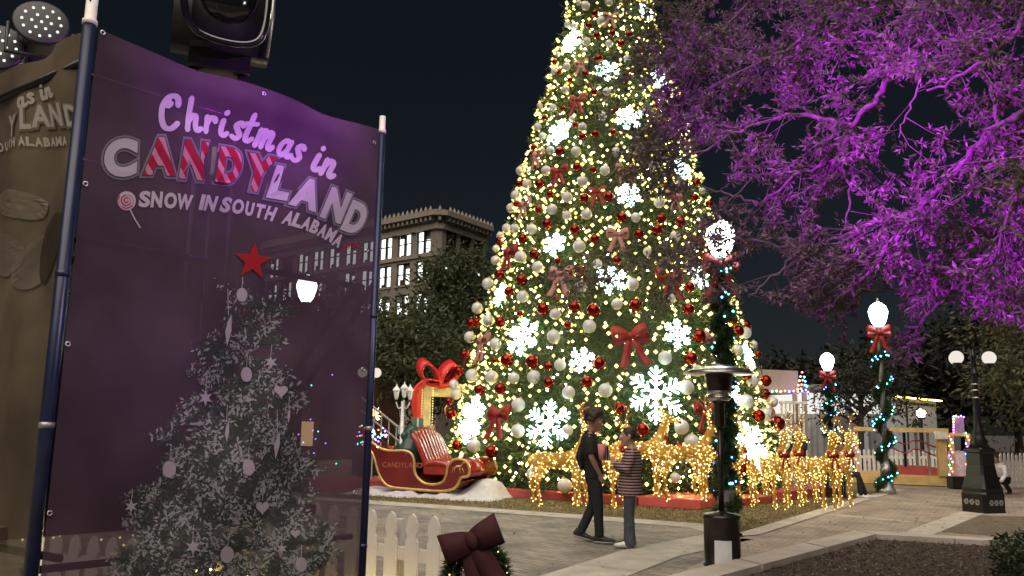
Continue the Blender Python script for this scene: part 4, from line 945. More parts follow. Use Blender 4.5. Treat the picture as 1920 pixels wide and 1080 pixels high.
for s in (-1, 1):
    lp_ = smooth_path([(-.25, 0, 2.10), (-.25 + s * .10, -.05, 2.42), (-.25 + s * .34, -.03, 2.60), (-.25 + s * .46, 0, 2.42), (-.25 + s * .3, .03, 2.18), (-.25, 0, 2.10)], 6); mb.band(lp_, V((0, .34, .14)), .03)
mb.build("bow", M['archred'], gf, True)
mb = MB(); mb.tube(smooth_path([(.1, -.1, 1.75), (-.1, -.1, 1.55), (.05, -.1, 1.35), (.25, -.1, 1.5)], 6), .02, 6); mb.build("ornament_scroll", M['gold'], gf)
# small white three lantern post
g = at(754, 790, 18.5); tl = thing("lantern_post", "small white ornamental post with three white lanterns behind the sleigh", "lamp post", (g.x, 18.5, 0))
zt = at(754, 735, 18.5).z
mb = MB(); mb.lathe([(.13, 0), (.10, .3), (.04, .5), (.035, zt - .2)], 12); mb.build("pole", M['white'], tl, True)
for (x, y, z) in ((-.15, 0, zt - .02), (.15, 0, zt - .02), (.04, -.14, zt + .02)):
    mb = MB(); mb.tube(smooth_path([(0, 0, zt - .3), (x * .6, y * .6, z - .34), (x, y, z - .2)], 4), .014, 6); ar = mb.build("arm", M['white'], tl, True)
    mb = MB(); mb.lathe([(.02, -.15), (.04, -.12), (.07, .04), (.09, .05), (.07, .09), (.02, .15), (.008, .2)], 6, 0, (x, y, z)); mb.build("lantern", mat("frosted_white", (.78, .78, .76), .4), ar)
# starburst light on a stake
g = at(704, 776, 21); sb = thing("starburst_light", "gold starburst light on a stake beside the stair rail", "light", (g.x, 21, 0))
mb = MB(); mb.tube([(0, 0, 0), (0, 0, g.z - .15)], .02, 6); mb.build("stake", M['blackmetal'], sb)
mb = MB()
for k in range(26):
    d = V((random.gauss(0, 1), random.gauss(0, .6), random.gauss(0, 1))).normalized(); mb.tube([V((0, 0, g.z)) + d * .02, V((0, 0, g.z)) + d * random.uniform(.13, .19)], .008, 4)
mb.build("rays", emit("gold_rays", (1, .66, .25), 2.2), sb)["kind"] = "stuff"
# stair rail and colour lit garland
g = at(722, 800, 20); rl = thing("stair_rail", "pale sloping stair rail between the banner and the sleigh", "railing", (g.x, 20, 0))
for k in range(5):
    x = -.45 + k * .18; zt_ = g.z - .02 - .75 * (x + .0); mb = MB(); mb.tube([(x, 0, 0), (x, 0, zt_ + .25)], .018, 6); mb.build("baluster", M['beige'], rl)
mb = MB(); mb.tube([(-.6, 0, g.z + .68), (.4, 0, g.z - .07)], .03, 6); mb.tube([(-.6, 0, g.z + .38), (.4, 0, g.z - .37)], .022, 6); mb.build("handrail", M['beige'], rl)
cg = thing("colour_lights", "heap of red, blue and green string lights at the banner's right edge", "string lights", at(700, 816, 17.5))
for k in range(40):
    mb = MB(); mb.octa((random.uniform(-.35, .30), random.gauss(0, .08), -.35 * (k / 40) + random.gauss(0, .06) + .15), .018); mb.build("bulb", M[('red', 'blue', 'green', 'purple', 'teal')[k % 5]], cg)
mb = MB(); mb.tube(smooth_path([(-.35, 0, .15), (0, 0, .0), (.3, 0, -.2)], 6), .03, 6); mb.build("wire", M['darkribbon'], cg)
o = MB().box((0, 0, .42), (.85, .7, .84), bev=.03).build("equipment_case", M['black']); q = gnd(690, 893); o.location = (q.x - .1, q.y + .6, .0); tag(o, "black case behind the sleigh at the banner's edge", "case")

# ------------------------------------------------------------------ patio heater
g = gnd(1355, 1061); hx = thing("patio_heater", "tall patio heater with mushroom hood, thin post and round tank base", "patio heater", (g.x, g.y, 0))
mb = MB(); mb.lathe([(.215, .0), (.215, .03), (.205, .035), (.205, .52), (.212, .53), (.212, .555), (.19, .575), (.05, .60), (.04, .61)], 36); bs = mb.build("tank_base", M['heater'], hx, True)
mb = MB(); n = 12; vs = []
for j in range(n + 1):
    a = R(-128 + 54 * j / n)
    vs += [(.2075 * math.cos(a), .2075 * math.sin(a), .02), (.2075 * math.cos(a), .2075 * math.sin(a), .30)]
mb.add(vs, [(2 * j, 2 * j + 2, 2 * j + 3, 2 * j + 1) for j in range(n)]); mb.build("reflection_patch", M['label'], bs, True)  # pale patch painted where the tank base catches a reflection
mb = MB(); mb.box((.16, -.14, .36), (.05, .02, .035), 0, Matrix.Rotation(R(8), 4, 'Z'), .006); mb.build("door_slot", M['black'], bs)
mb = MB(); mb.lathe([(.033, .6), (.033, 1.62)], 16); mb.build("post", M['heater'], hx, True)
mb = MB(); mb.lathe([(.034, 1.55), (.062, 1.57), (.062, 1.82), (.10, 1.86)], 20); mb.build("valve_housing", M['heater'], hx, True)
mb = MB(); mb.lathe([(.10, 1.86), (.135, 1.88), (.135, 1.92), (.115, 1.93), (.115, 1.95), (.135, 1.955), (.135, 1.98)], 28); br_ = mb.build("burner_ring", M['alu'], hx, True)
mb = MB()
for k in range(26): a = k / 26 * 2 * math.pi; mb.sphere((.1365 * math.cos(a), .1365 * math.sin(a), 1.90), .008, 6, 4)
mb.build("vent_holes", M['black'], br_)["kind"] = "stuff"
mb = MB(); mb.lathe([(.135, 1.98), (.165, 2.17), (.165, 2.19), (.10, 2.20)], 28); mb.build("emitter_screen", M['heater'], hx, True)
mb = MB()
for k in range(3): a = k * 2.094 + .4; mb.tube([(.14 * math.cos(a), .14 * math.sin(a), 2.18), (.14 * math.cos(a), .14 * math.sin(a), 2.255)], .008, 6)
mb.build("hood_bracket", M['alu'], hx)["kind"] = "stuff"
mb = MB(); mb.lathe([(.41, 2.175), (.415, 2.18), (.36, 2.215), (.24, 2.255), (.16, 2.265), (.155, 2.285), (.02, 2.295), (.02, 2.285), (.14, 2.27), (.235, 2.245), (.355, 2.205)], 32); mb.build("hood", M['alu'], hx, True)

# ------------------------------------------------------------------ people
def hand(mb, wr, d, palm_n, k=1.0, curl=.5, ts=1):
    """palm, four unequal bent fingers and a side thumb; d along the hand, palm_n out of the palm"""
    d = d.normalized(); pn = (palm_n - d * palm_n.dot(d)).normalized(); sd = d.cross(pn)
    pc = wr + d * .045 * k
    mb.tube([wr, pc, wr + d * .085 * k], [(.026 * k, .018 * k), (.038 * k, .016 * k), (.038 * k, .014 * k)], 10, side=sd, round_ends=True)
    for i, (o, ln) in enumerate(((-.029, .062), (-.010, .072), (.010, .067), (.028, .052))):
        p = wr + (d * .085 + sd * o) * k; q = p + (d * math.cos(curl * .6) + pn * math.sin(curl * .6)) * ln * .45 * k
        e = q + (d * math.cos(curl * 1.7) + pn * math.sin(curl * 1.7)) * ln * .55 * k
        mb.tube([p, q, e], [.0095 * k, .0085 * k, .007 * k], 7, round_ends=True)
    sd = sd * ts; p = wr + (d * .02 - sd * .03) * k; q = p + (d * .6 - sd * .75 + pn * .3).normalized() * .035 * k; e = q + (d * .8 - sd * .1 + pn * .6).normalized() * .034 * k
    mb.tube([p, q, e], [.013 * k, .011 * k, .009 * k], 7, round_ends=True)
def head(mb, c, k, yaw, pitch=0.):
    """skull, jaw, nose, lips, brow and ears; faces +X before yaw; returns the frame"""
    Mx = Matrix.Translation(c) @ Matrix.Rotation(yaw, 4, 'Z') @ Matrix.Rotation(pitch, 4, 'Y') @ Matrix.Scale(k, 4)
    mb.sphere((-.008, 0, .025), .1, 20, 14, 0, Mx, (.98, .78, .95))
    mb.tube([(.012, 0, .0), (.022, 0, -.05), (.03, 0, -.092)], [(.070, .082), (.060, .070), (.038, .045)], 14, 0, True, Mx, (0, 1, 0), True)
    mb.tube([(.082, 0, .028), (.098, 0, -.002), (.112, 0, -.022)], [.012, .013, .017], 8, 0, True, Mx, (0, 1, 0), True)
    mb.tube([(.078, -.03, .04), (.09, 0, .042), (.078, .03, .04)], [.012, .013, .012], 7, 0, True, Mx, None, True)
    for z, r in ((-.048, .010), (-.062, .011)): mb.tube([(.078, -.022, z), (.092, 0, z), (.078, .022, z)], [.006, r, .006], 7, 0, True, Mx, None, True)
    mb.sphere((.072, 0, -.09), .024, 10, 8, 0, Mx)
    for s in (-1, 1): mb.tube([(-.005, s * .078, .03), (-.018, s * .092, .012), (-.006, s * .082, -.03)], [(.010, .02), (.012, .026), (.008, .014)], 8, 0, True, Mx, None, True)
    return Mx
def eyes(t, Mx):
    for s in (-1, 1):
        mb = MB(); mb.sphere((.078, s * .031, .012), .0125, 10, 8, 0, Mx); e = mb.build("eye", M['white'], t, True)
        mb = MB(); mb.sphere((.087, s * .031, .012), .006, 8, 6, 0, Mx); mb.build("iris", M['black'], e, True)
def shoe_at(t, p, yaw, pitch, m, k=1.0, sole=M['sole']):
    Mx = Matrix.Translation(p) @ Matrix.Rotation(yaw, 4, 'Z') @ Matrix.Rotation(pitch, 4, 'Y') @ Matrix.Scale(k, 4)
    mb = MB(); mb.tube([(-.065, 0, .055), (0, 0, .062), (.09, 0, .042), (.17, 0, .036)], [(.034, .042), (.042, .05), (.048, .034), (.038, .024)], 14, 0, True, Mx, (0, 1, 0), True)
    mb.tube([(-.03, 0, .06), (-.035, 0, .125)], [.045, .042], 12, 0, True, Mx)
    o = fuse(mb, "shoe", m, t, .009, 2)
    mb = MB(); mb.tube([(-.085, 0, .016), (0, 0, .016), (.1, 0, .016), (.19, 0, .018)], [(.032, .016), (.042, .016), (.05, .016), (.032, .014)], 12, 0, True, Mx, (0, 1, 0)); mb.build("sole", sole, o, True)
S_ = (0, 1, 0)
# --- curly haired boy
g = gnd(1113, 1017); t = thing("person", "person with curly hair in black shirt and black jeans, one hand in pocket", "person", (g.x, g.y, .001), R(-4))
b = MB(); hm = head(b, V((.012, 0, 1.60)), 1.04, R(-18), R(10))
b.tube([(-.055, 0, 1.42), (-.035, 0, 1.49), (-.008, 0, 1.56)], [(.062, .06), (.054, .056), (.055, .058)], 14, side=S_, round_ends=True)
b.tube([(-.0, 0, .88), (-.01, 0, 1.02), (-.05, 0, 1.25), (-.06, 0, 1.38), (-.055, 0, 1.43)], [(.14, .095), (.13, .085), (.155, .10), (.165, .085), (.10, .06)], 16, side=S_, round_ends=True)
jn = {}
for s in (-1, 1):
    sh, el, wr = V((-.065, s * .175, 1.385)), V((-.035 if s < 0 else -.06, s * .225, 1.12)), V((.075 if s < 0 else .05, s * .165, .905)); jn[s] = (sh, el, wr)
    b.tube([sh, el, el.lerp(wr, .35), wr], [.050, .040, .040, .027], 12, round_ends=True)
    hand(b, wr, V((.35, -s * .12, -.9)), V((0, -s, 0)), 1.0, .4, s)
    an = V((.075, -.09, .08)) if s < 0 else V((-.185, .10, .095)); kn = V((.055, -.10, .49)) if s < 0 else V((.0, .10, .49))
    b.tube([(.0, s * .072, .86), tuple(kn), tuple(an)], [.068, .052, .036], 12, round_ends=True); jn[s] += (kn, an)
fuse(b, "body", M['skin'], t, .0075, 3); eyes(t, hm)
b = MB(); b.tube([(.005, 0, .84), (-.0, 0, .93), (-.02, 0, 1.08), (-.06, 0, 1.25), (-.068, 0, 1.37), (-.06, 0, 1.445)], [(.182, .132), (.182, .13), (.172, .124), (.185, .132), (.19, .112), (.085, .075)], 18, side=S_)
for s in (-1, 1):
    sh, el, wr = jn[s][:3]; b.tube([sh + V((0, -s * .05, .015)), sh.lerp(el, .35), sh.lerp(el, .82)], [.085, .080, .078], 14)
b.tube([(-.155, -.02, 1.27), (-.20, -.02, 1.12), (-.17, -.02, .98)], [(.10, .05), (.12, .055), (.11, .03)], 10, side=S_, round_ends=True)
fuse(b, "shirt", M['blackcloth'], t, .011, 3)
b = MB(); b.tube([(-.062, -.0, 1.43), (-.05, 0, 1.475)], [(.085, .08), (.07, .072)], 16, side=S_); b.build("collar", M['blackcloth'], t, True)
b = MB(); b.tube([(.0, 0, .97), (.005, 0, .90), (.005, 0, .82)], [(.165, .12), (.178, .125), (.172, .12)], 16, side=S_, round_ends=True)
for s in (-1, 1):
    kn, an = jn[s][3:5]; b.tube([(.005, s * .08, .86), tuple(V((.005, s * .085, .86)).lerp(kn, .5)), tuple(kn), tuple(kn.lerp(an, .55)), tuple(an + V((0, 0, .005)))], [(.09, .105), (.085, .095), (.068, .074), (.062, .066), (.058, .064)], 14)
fuse(b, "jeans", M['blackdenim'], t, .011, 3)
shoe_at(t, (.09, -.09, .0), R(-5), 0, M['shoe'], 1.05); shoe_at(t, (-.185, .10, .035), R(-4), R(12), M['shoe'], 1.05)
b = MB(); r_ = random.Random(2)
for k in range(170):
    d = V((r_.gauss(-.1, .8), r_.gauss(0, .8), r_.gauss(.75, .55))).normalized()
    if d.z < -.1 or (d.x > .55 and d.z < .62): continue
    b.sphere((d.x * .118 - .014, d.y * .098, .035 + d.z * .138), r_.uniform(.022, .040), 8, 6, 0, hm)
b.sphere((-.018, 0, .045), .096, 16, 10, 0, hm, (.98, .82, .95)); fuse(b, "hair", M['hair'], t, .008, 1)
# --- girl in the striped cardigan (modelled facing +X, turned to face him)
g = gnd(1181, 1026); t2 = thing("person", "person in long striped cardigan with hair in a bun, holding a patterned cup", "person", (g.x, g.y, .001), R(172))
b = MB(); hm = head(b, V((.02, 0, 1.405)), .98, R(6), R(2))
b.tube([(-.03, 0, 1.25), (-.02, 0, 1.31), (.0, 0, 1.37)], [(.052, .052), (.045, .046), (.048, .05)], 14, side=S_, round_ends=True)
b.tube([(0, 0, .78), (0, 0, .90), (-.02, 0, 1.08), (-.03, 0, 1.21), (-.03, 0, 1.26)], [(.13, .10), (.115, .085), (.13, .10), (.14, .075), (.08, .05)], 16, side=S_, round_ends=True)
J2 = {}
for s in (-1, 1):
    sh = V((-.03, s * .15, 1.215)); el = V((.03, s * .20, .98)); wr = V((.20, s * .10, 1.07)) if s > 0 else V((.17, -.05, .99)); J2[s] = (sh, el, wr)
    b.tube([sh, el, el.lerp(wr, .4), wr], [.042, .036, .034, .024], 12, round_ends=True)
    hand(b, wr, V((.45, -s * .25, .55)) if s > 0 else V((.3, .5, .2)), V((.5, -s * .6, -.1)), .92, .9)
    b.tube([(0, s * .08, .78), (.01, s * .085, .44), (.0, s * .085, .08)], [.085, .055, .036], 12, round_ends=True)
fuse(b, "body", M['skinpale'], t2, .0075, 3); eyes(t2, hm)
b = MB(); b.tube([(-.005, 0, .655), (-.005, 0, .80), (-.01, 0, .95), (-.03, 0, 1.10), (-.035, 0, 1.21), (-.03, 0, 1.275)], [(.185, .165), (.175, .155), (.162, .14), (.165, .138), (.168, .105), (.075, .065)], 20, side=S_)
for s in (-1, 1):
    sh, el, wr = J2[s]; b.tube([sh + V((0, -s * .04, .01)), sh.lerp(el, .5), el, el.lerp(wr, .45), el.lerp(wr, .93)], [.072, .064, .060, .054, .050], 14)
fuse(b, "cardigan", M['stripes'], t2, .011, 3)
b = MB(); b.tube([(-.005, 0, .84), (0, 0, .74)], [(.155, .125), (.16, .125)], 16, side=S_)
for s in (-1, 1): b.tube([(0, s * .078, .76), (.01, s * .08, .44), (.005, s * .082, .22), (.0, s * .082, .035)], [(.085, .10), (.066, .072), (.068, .078), (.078, .092)], 14)
fuse(b, "jeans", M['denim'], t2, .011, 3)
for s in (-1, 1): shoe_at(t2, (.03, s * .085, 0), R(4 * s), 0, M['shoewhite'] if s > 0 else M['shoe'], .92)
b = MB(); b.sphere((-.02, 0, .04), .102, 18, 12, 0, hm, (.98, .84, .96)); b.sphere((-.125, 0, .02), .042, 12, 10, 0, hm)
for k in range(26):
    a = k * .9; b.tube([(.05 - .02 * math.cos(a), .06 * math.sin(a), .115), (-.06, .06 * math.sin(a), .10), (-.115, .02 * math.sin(a), .03)], [.006, .010, .008], 5, 0, True, hm, None, True)
for k in range(16): a = k * .8; b.tube([(-.125 + .04 * math.cos(a), .04 * math.sin(a), .02), (-.145, .03 * math.sin(a + 1), .05), (-.13 + .03 * math.cos(a + 2), .03 * math.sin(a + 2), -.015)], .008, 5, 0, True, hm, None, True)
fuse(b, "hair", M['hair'], t2, .007, 2)
# cup in her raised hand and the pink paper behind it
cp = V(t2.location) + Matrix.Rotation(R(172), 3, 'Z') @ V((.285, .075, 1.10))
tc_ = thing("cup", "dark patterned drinks cup tilted in the cardigan wearer's raised hand", "cup", cp, R(172)); tl_ = Matrix.Rotation(R(14), 4, 'Y')
mb = MB(); mb.lathe([(.036, 0), (.040, .01), (.050, .175), (.053, .18), (.053, .187)], 22, 0, (0, 0, 0), tl_); mb.build("cup_body", stripemat("printed_paper", (.03, .02, .05), (.42, .40, .46), 9, 'X', .5, .72), tc_, True)
mb = MB(); mb.lathe([(.0545, .178), (.0545, .192), (.046, .197), (.044, .205)], 22, 0, (0, 0, 0), tl_); mb.build("lid", M['white'], tc_, True)
pp = V(t2.location) + Matrix.Rotation(R(172), 3, 'Z') @ V((.36, .16, 1.20)); mb = MB(); mb.tube([(0, 0, -.09), (0, 0, 0), (0, 0, .11)], [(.045, .03), (.07, .045), (.085, .055)], 10, side=S_); o = mb.build("paper_bag", mat("pink_paper", (.66, .22, .24), .6), None, True, pp); tag(o, "pink paper snack bag held up between the two people", "paper bag")

# --- people farther back, built the same way with less detail
def far_person(label, loc, rz, top, bottom, skin, height=1.7, sit=False, crouch=False, hairm=None):
    t = thing("person", label, "person", loc, rz, None, height / 1.7); b = MB(); z0 = -.38 if sit else (-.45 if crouch else 0)
    lean = .35 if crouch else 0
    hm = head(b, V((.02 + lean, 0, 1.58 + z0 - (.12 if crouch else 0))), 1.0, 0, .3 if crouch else 0)
    nk = V((-.02 + lean * .8, 0, 1.42 + z0 - (.08 if crouch else 0)))
    b.tube([nk, nk + V((.03, 0, .10))], .05, 10, round_ends=True)
    arms = []
    for s in (-1, 1):
        sh = nk + V((-.01, s * .17, -.05)); el = sh + V((.06, s * .05, -.27)); wr = el + V((.20, -s * .06, -.12 if not crouch else -.22)); arms.append((sh, el, wr))
        b.tube([sh, el, wr], [.048, .038, .027], 9, round_ends=True); hand(b, wr, V((.8, 0, -.4)), V((0, 0, -1)), 1., .5)
    legs = []
    for s in (-1, 1):
        hp = V((0, s * .09, .9 + z0))
        if sit: kn, an = V((.44, s * .11, .55)), V((.53 + .06 * s, s * .12, .09))
        elif crouch: kn, an = V((.30, s * .13, .42)), V((.02, s * .13, .09))
        else: kn, an = V((.03, s * .10, .49)), V((.0, s * .11, .08))
        b.tube([hp, kn, an], [.085, .055, .036], 10, round_ends=True); legs.append((hp, kn, an))
    fuse(b, "body", skin, t, .014, 2); eyes(t, hm)
    b = MB(); hp = V((0, 0, .88 + z0)); b.tube([hp, hp.lerp(nk, .45), hp.lerp(nk, .85), nk + V((0, 0, .02))], [(.17, .125), (.165, .12), (.19, .125), (.09, .075)], 14, side=S_)
    for sh, el, wr in arms: b.tube([sh, el, el.lerp(wr, .9)], [.072, .062, .05], 10)
    fuse(b, "jacket", top, t, .016, 3)
    b = MB(); b.tube([hp + V((0, 0, .08)), hp - V((0, 0, .06))], [(.155, .12), (.165, .125)], 14, side=S_, round_ends=True)
    for h_, kn, an in legs: b.tube([h_, kn, an + V((0, 0, .02))], [.095, .075, .065], 12, round_ends=sit or crouch)
    fuse(b, "trousers", bottom, t, .016, 3)
    for h_, kn, an in legs: shoe_at(t, (an.x, an.y, 0), 0, 0, M['shoewhite'] if sit else M['shoe'])
    b = MB(); b.sphere((-.02, 0, .045), .1, 14, 10, 0, hm, (1, .84, .95)); b.build("hair", hairm or M['hair'], t, True)
    return t
g = gnd(1583, 934); far_person("seated person in orange top and black trousers behind the rightmost reindeer", (g.x - .02, g.y + .25, 0), R(-18), M['orangecloth'], M['blackdenim'], M['skin'], 1.66, sit=True)
bn = thing("bench", "low dark bench under the seated person behind the reindeer", "bench", (g.x - .08, g.y + .32, 0), R(-18)); mb = MB(); mb.box((0, 0, .40), (.45, 1.2, .05), bev=.01); mb.build("seat", M['darkwood'], bn)
for (x, y) in ((-.18, -.52), (.18, -.52), (-.18, .52), (.18, .52)): mb = MB(); mb.box((x, y, .187), (.05, .05, .374)); mb.build("leg", M['blackmetal'], bn)
g = at(1500, 880, 19.5); far_person("standing person in black jacket and grey trousers behind the reindeer pairs", (g.x, 19.5, 0), R(-160), M['blackcloth'], M['greycloth'], M['skin'], 1.72)
g = at(1827, 880, 27); far_person("small child in light blue top behind the lamp pedestal", (g.x, 27, 0), R(-70), M['bluecloth'], M['blackdenim'], M['skin'], 1.12)
g = at(1884, 905, 22); far_person("crouching person in white top near the right edge by the bush", (g.x, 22, 0), R(-150), M['whitecloth'], M['blackdenim'], M['skin'], 1.5, crouch=True)

# ------------------------------------------------------------------ booth, tent, long metal building and fences on the right
def q_box(mb, px0, px1, z0, z1, Y0, Y1, dep, mi=0):
    """upright slab whose front runs from column px0 (depth Y0) to px1 (depth Y1)"""
    a = at(px0, 800, Y0); b = at(px1, 800, Y1); d = V((b.x - a.x, b.y - a.y, 0)); n = V((-d.y, d.x, 0)).normalized() * dep
    if n.y < 0: n = -n
    a = V((a.x, a.y, 0)); b = V((b.x, b.y, 0))
    q = [a, b, b + n, a + n]
    mb.add([p + V((0, 0, z)) for z in (z0, z1) for p in q], [(3, 2, 1, 0), (4, 5, 6, 7), (0, 1, 5, 4), (1, 2, 6, 5), (2, 3, 7, 6), (3, 0, 4, 7)], mi); return a, b, n
def zy(py, px, Y): return at(px, py, Y).z
mbld = thing("metal_building", "long pale metal building with yellow lights along its roof edge", "building", (0, 0, 0))
mb = MB(); a, b, n = q_box(mb, 1480, 1757, 0, 3.2, 38, 52, 8); mb.build("wall", M['siding'], mbld)
mb = MB(); q_box(mb, 1476, 1760, 3.2, 3.42, 37.7, 51.8, 8.5); mb.build("roof", M['roofgrey'], mbld)
mb = MB()
for k in range(46): p = a.lerp(b, .62 + .38 * k / 45) - n.normalized() * .35; mb.octa((p.x, p.y, 3.44), .045)
mb.build("roof_lights", M['yellow'], mbld)["kind"] = "stuff"
for f in (.74, .84): 
    mb = MB(); p = a.lerp(b, f) - n.normalized() * .03; d = (b - a).normalized(); mb.add([p + V((0, 0, .0)), p + d * .9, p + d * .9 + V((0, 0, 2.1)), p + V((0, 0, 2.1))], [(0, 1, 2, 3)]) if False else mb.tube([p + V((0, 0, 0)), p + V((0, 0, 3.1))], .06, 4); mb.build("wall_post", M['winframe'], mbld)
mb = MB(); p = a.lerp(b, .80) - n.normalized() * .06; mb.lathe([(.22, 0), (.3, .1), (.3, .2), (.2, .3)], 12, 0, (p.x, p.y, 1.9)); mb.build("wreath", M['needle'], mbld)
wl = thing("wall_lamp", "round glowing lamp on a short dark post before the metal building", "lamp", at(1727, 775, 44) * V((1, 1, 0)) if False else (at(1727, 775, 44).x, 44, 0))
zt = zy(775, 1727, 44); mb = MB(); mb.tube([(0, 0, 0), (0, 0, zt - .2)], .06, 8); mb.build("post", M['blackmetal'], wl); mb = MB(); mb.sphere((0, 0, zt), .22, 14, 10); mb.build("globe", M['walllamp'], wl, True)
tent = thing("event_tent", "brightly lit white tent with grey side curtains behind the reindeer", "tent", (0, 0, 0))
mb = MB(); a, b, n = q_box(mb, 1425, 1650, 2.15, 3.0, 33, 34, .1); mb.build("lit_wall", M['tentlit'], tent)
mb = MB(); q_box(mb, 1420, 1655, 3.15, 3.3, 32.2, 33.2, 3); mb.build("roof", M['tarp'], tent)
def curtain(px0, px1, z0, z1, Y, nm, m, par, folds=9):
    a = at(px0, 800, Y); b = at(px1, 800, Y); mb = MB(); k = folds * 6; vs = []
    for i in range(k + 1):
        f = i / k; x = a.x + (b.x - a.x) * f; y = Y + .07 * math.sin(f * folds * 2 * math.pi) + .03 * math.sin(f * 31)
        vs += [(x, y, z0), (x, y, z1), (x, y + .02, z0), (x, y + .02, z1)]
    fs = []
    for i in range(k): o = i * 4; fs += [(o, o + 4, o + 5, o + 1), (o + 2, o + 3, o + 7, o + 6), (o + 1, o + 5, o + 7, o + 3)]
    mb.add(vs, fs); return mb.build(nm, m, par, True)
curtain(1508, 1592, 0, 2.15, 32.6, "curtain", M['tarp'], tent, 7); curtain(1420, 1512, 0, 1.6, 32.7, "curtain", M['tarp'], tent, 6); curtain(1628, 1652, 0, 2.2, 32.8, "curtain", M['tarp'], tent, 3)
mb = MB(); p0 = at(1588, 765, 32.4); p1 = at(1612, 820, 32.4); mb.band([p0 + V((0, 0, .1)), p0.lerp(p1, .5), p1], V((.3, .05, 0)), .02); mb.build("tied_curtain", M['whitecloth'], tent)
booth = thing("vendor_booth", "small wooden booth with grey roof panel and coloured lights beside the tree", "booth", (0, 0, 0))
mb = MB(); q_box(mb, 1425, 1500, zy(737, 1460, 27), zy(693, 1460, 27), 27, 27.4, 2.4); mb.build("roof_panel", M['beige'], booth)
for px in (1432, 1490, 1508): mb = MB(); q_box(mb, px, px + 7, 0, zy(735, px, 27.2), 27.1, 27.1, .12); mb.build("post", M['beige'], booth)
mb = MB(); q_box(mb, 1466, 1512, .0, 1.25, 26.9, 26.9, .1); mb.build("side_wall", M['siding'], booth)
for k in range(6): mb = MB(); q_box(mb, 1466 + k * 8, 1469 + k * 8, 1.25, zy(757, 1480, 26.9), 26.9, 26.9, .06); mb.build("rail_post", M['white'], booth)
mb = MB(); q_box(mb, 1464, 1514, zy(757, 1480, 26.9), zy(752, 1480, 26.9), 26.88, 26.88, .1); mb.build("rail", M['white'], booth)
bl = thing("colour_lights", "row and little pyramid of coloured lights on the booth roof", "string lights", (0, 0, 0))
def bulbs_at(par, seq, r):
    for k, (p, c) in enumerate(seq): mb = MB(); mb.octa(tuple(p), r); mb.build("bulb", M[c], par)
cols5 = ('red', 'blue', 'green', 'yellow', 'red', 'blue', 'purple')
bulbs_at(bl, [(at(1440 + k * 8, 733 + (k % 2), 26.95), cols5[k % 7]) for k in range(9)] + [(at(1504 + dx, py, 26.9), cols5[k % 7]) for k, (dx, py) in enumerate(((0, 698), (-3, 706), (4, 707), (-5, 714), (1, 713), (6, 715), (-7, 722), (-1, 721), (5, 722), (9, 724), (-8, 730), (-2, 729), (7, 731), (11, 735)))], .035)
mb = MB(); mb.tube([at(1440, 734, 26.97), at(1500, 735, 26.97)], .012, 4); mb.build("wire", M['black'], bl)

def picket_fence(name, label, A, B, pitch, w, h, group=None, m=M['white'], rails=(.22, .70), th=.02):
    A, B = V((A[0], A[1], 0)), V((B[0], B[1], 0)); d = B - A; L = d.length; n = int(L / pitch)
    t = thing(name, label, "fence", A, math.atan2(d.y, d.x), group); mbp = MB()
    hw = w / 2; prof = [(-hw, .04), (hw, .04), (hw, h - .19), (hw * .78, h - .175), (hw * .70, h - .155), (hw * .95, h - .12), (hw * .86, h - .07), (hw * .5, h - .02), (0, h), (-hw * .5, h - .02), (-hw * .86, h - .07), (-hw * .95, h - .12), (-hw * .70, h - .155), (-hw * .78, h - .175), (-hw, h - .19)]
    mbp.prism(prof, -th / 2, th / 2); me = mbp.mesh("picket", m, False)
    for i in range(n + 1):
        o = bpy.data.objects.new("picket", me); COL.objects.link(o); o.parent = t; o.location = (i * pitch, 0, 0)
    for z in rails: mb = MB(); mb.box((L / 2, .035, z), (L + .1, .045, .085)); mb.build("rail", m, t)
    for k in range(int(L / 2.2) + 1): mb = MB(); mb.box((min(L, k * 2.2) + pitch / 2, .085, h * .47), (.08, .05, h * .93)); mb.build("post", m, t)
    return t
far = "white picket fences on the far side of the square"
F0, F1 = at(1566, 800, 27.5), at(1800, 800, 28.5); picket_fence("picket_fence", "far white picket fence behind the garlanded lamp and wooden rail", F0, F1, .17, .10, .95, far)
F2, F3 = at(1872, 800, 24), at(1990, 800, 25); picket_fence("picket_fence", "far white picket fence right of the globe lamp pedestal", F2, F3, .16, .10, 1.0, far)
dk = thing("wooden_stand", "yellow pine stand with long top rail, deck beam and wide post", "stand", (0, 0, 0))
mb = MB(); q_box(mb, 1592, 1783, .02, .25, 25.2, 24.4, .10); mb.build("deck_beam", M['wood'], dk)
mb = MB(); q_box(mb, 1592, 1783, .252, .29, 25.25, 24.45, 2.2); mb.build("deck", M['wood'], dk)
mb = MB(); q_box(mb, 1600, 1778, zy(810, 1700, 25), zy(802, 1700, 25), 25.2, 24.5, .12); mb.build("top_rail", M['wood'], dk)
mb = MB(); q_box(mb, 1756, 1773, .292, zy(812, 1765, 24.5), 24.48, 24.42, .25); mb.build("post", M['wood'], dk)
mb = MB(); q_box(mb, 1601, 1608, .292, zy(804, 1604, 25.2), 25.3, 25.27, .1); mb.build("post", M['wood'], dk)
mb = MB(); q_box(mb, 1752, 1776, zy(823, 1765, 24.4), zy(809, 1765, 24.4), 24.36, 24.33, .04); mb.build("notice_board", M['white'], dk)
mb = MB(); q_box(mb, 1678, 1752, .294, .52, 25.0, 24.75, 1.4); mb.build("red_carpet", M['redpaint'], dk)
for k in range(3): px = 1693 + k * 22; mb = MB(); q_box(mb, px, px + 4, .3, zy(811, px, 25), 24.98 - k * .1, 24.98 - k * .1, .06); mb.build("baluster", M['galv'] if k else M['blackmetal'], dk)
mb = MB()
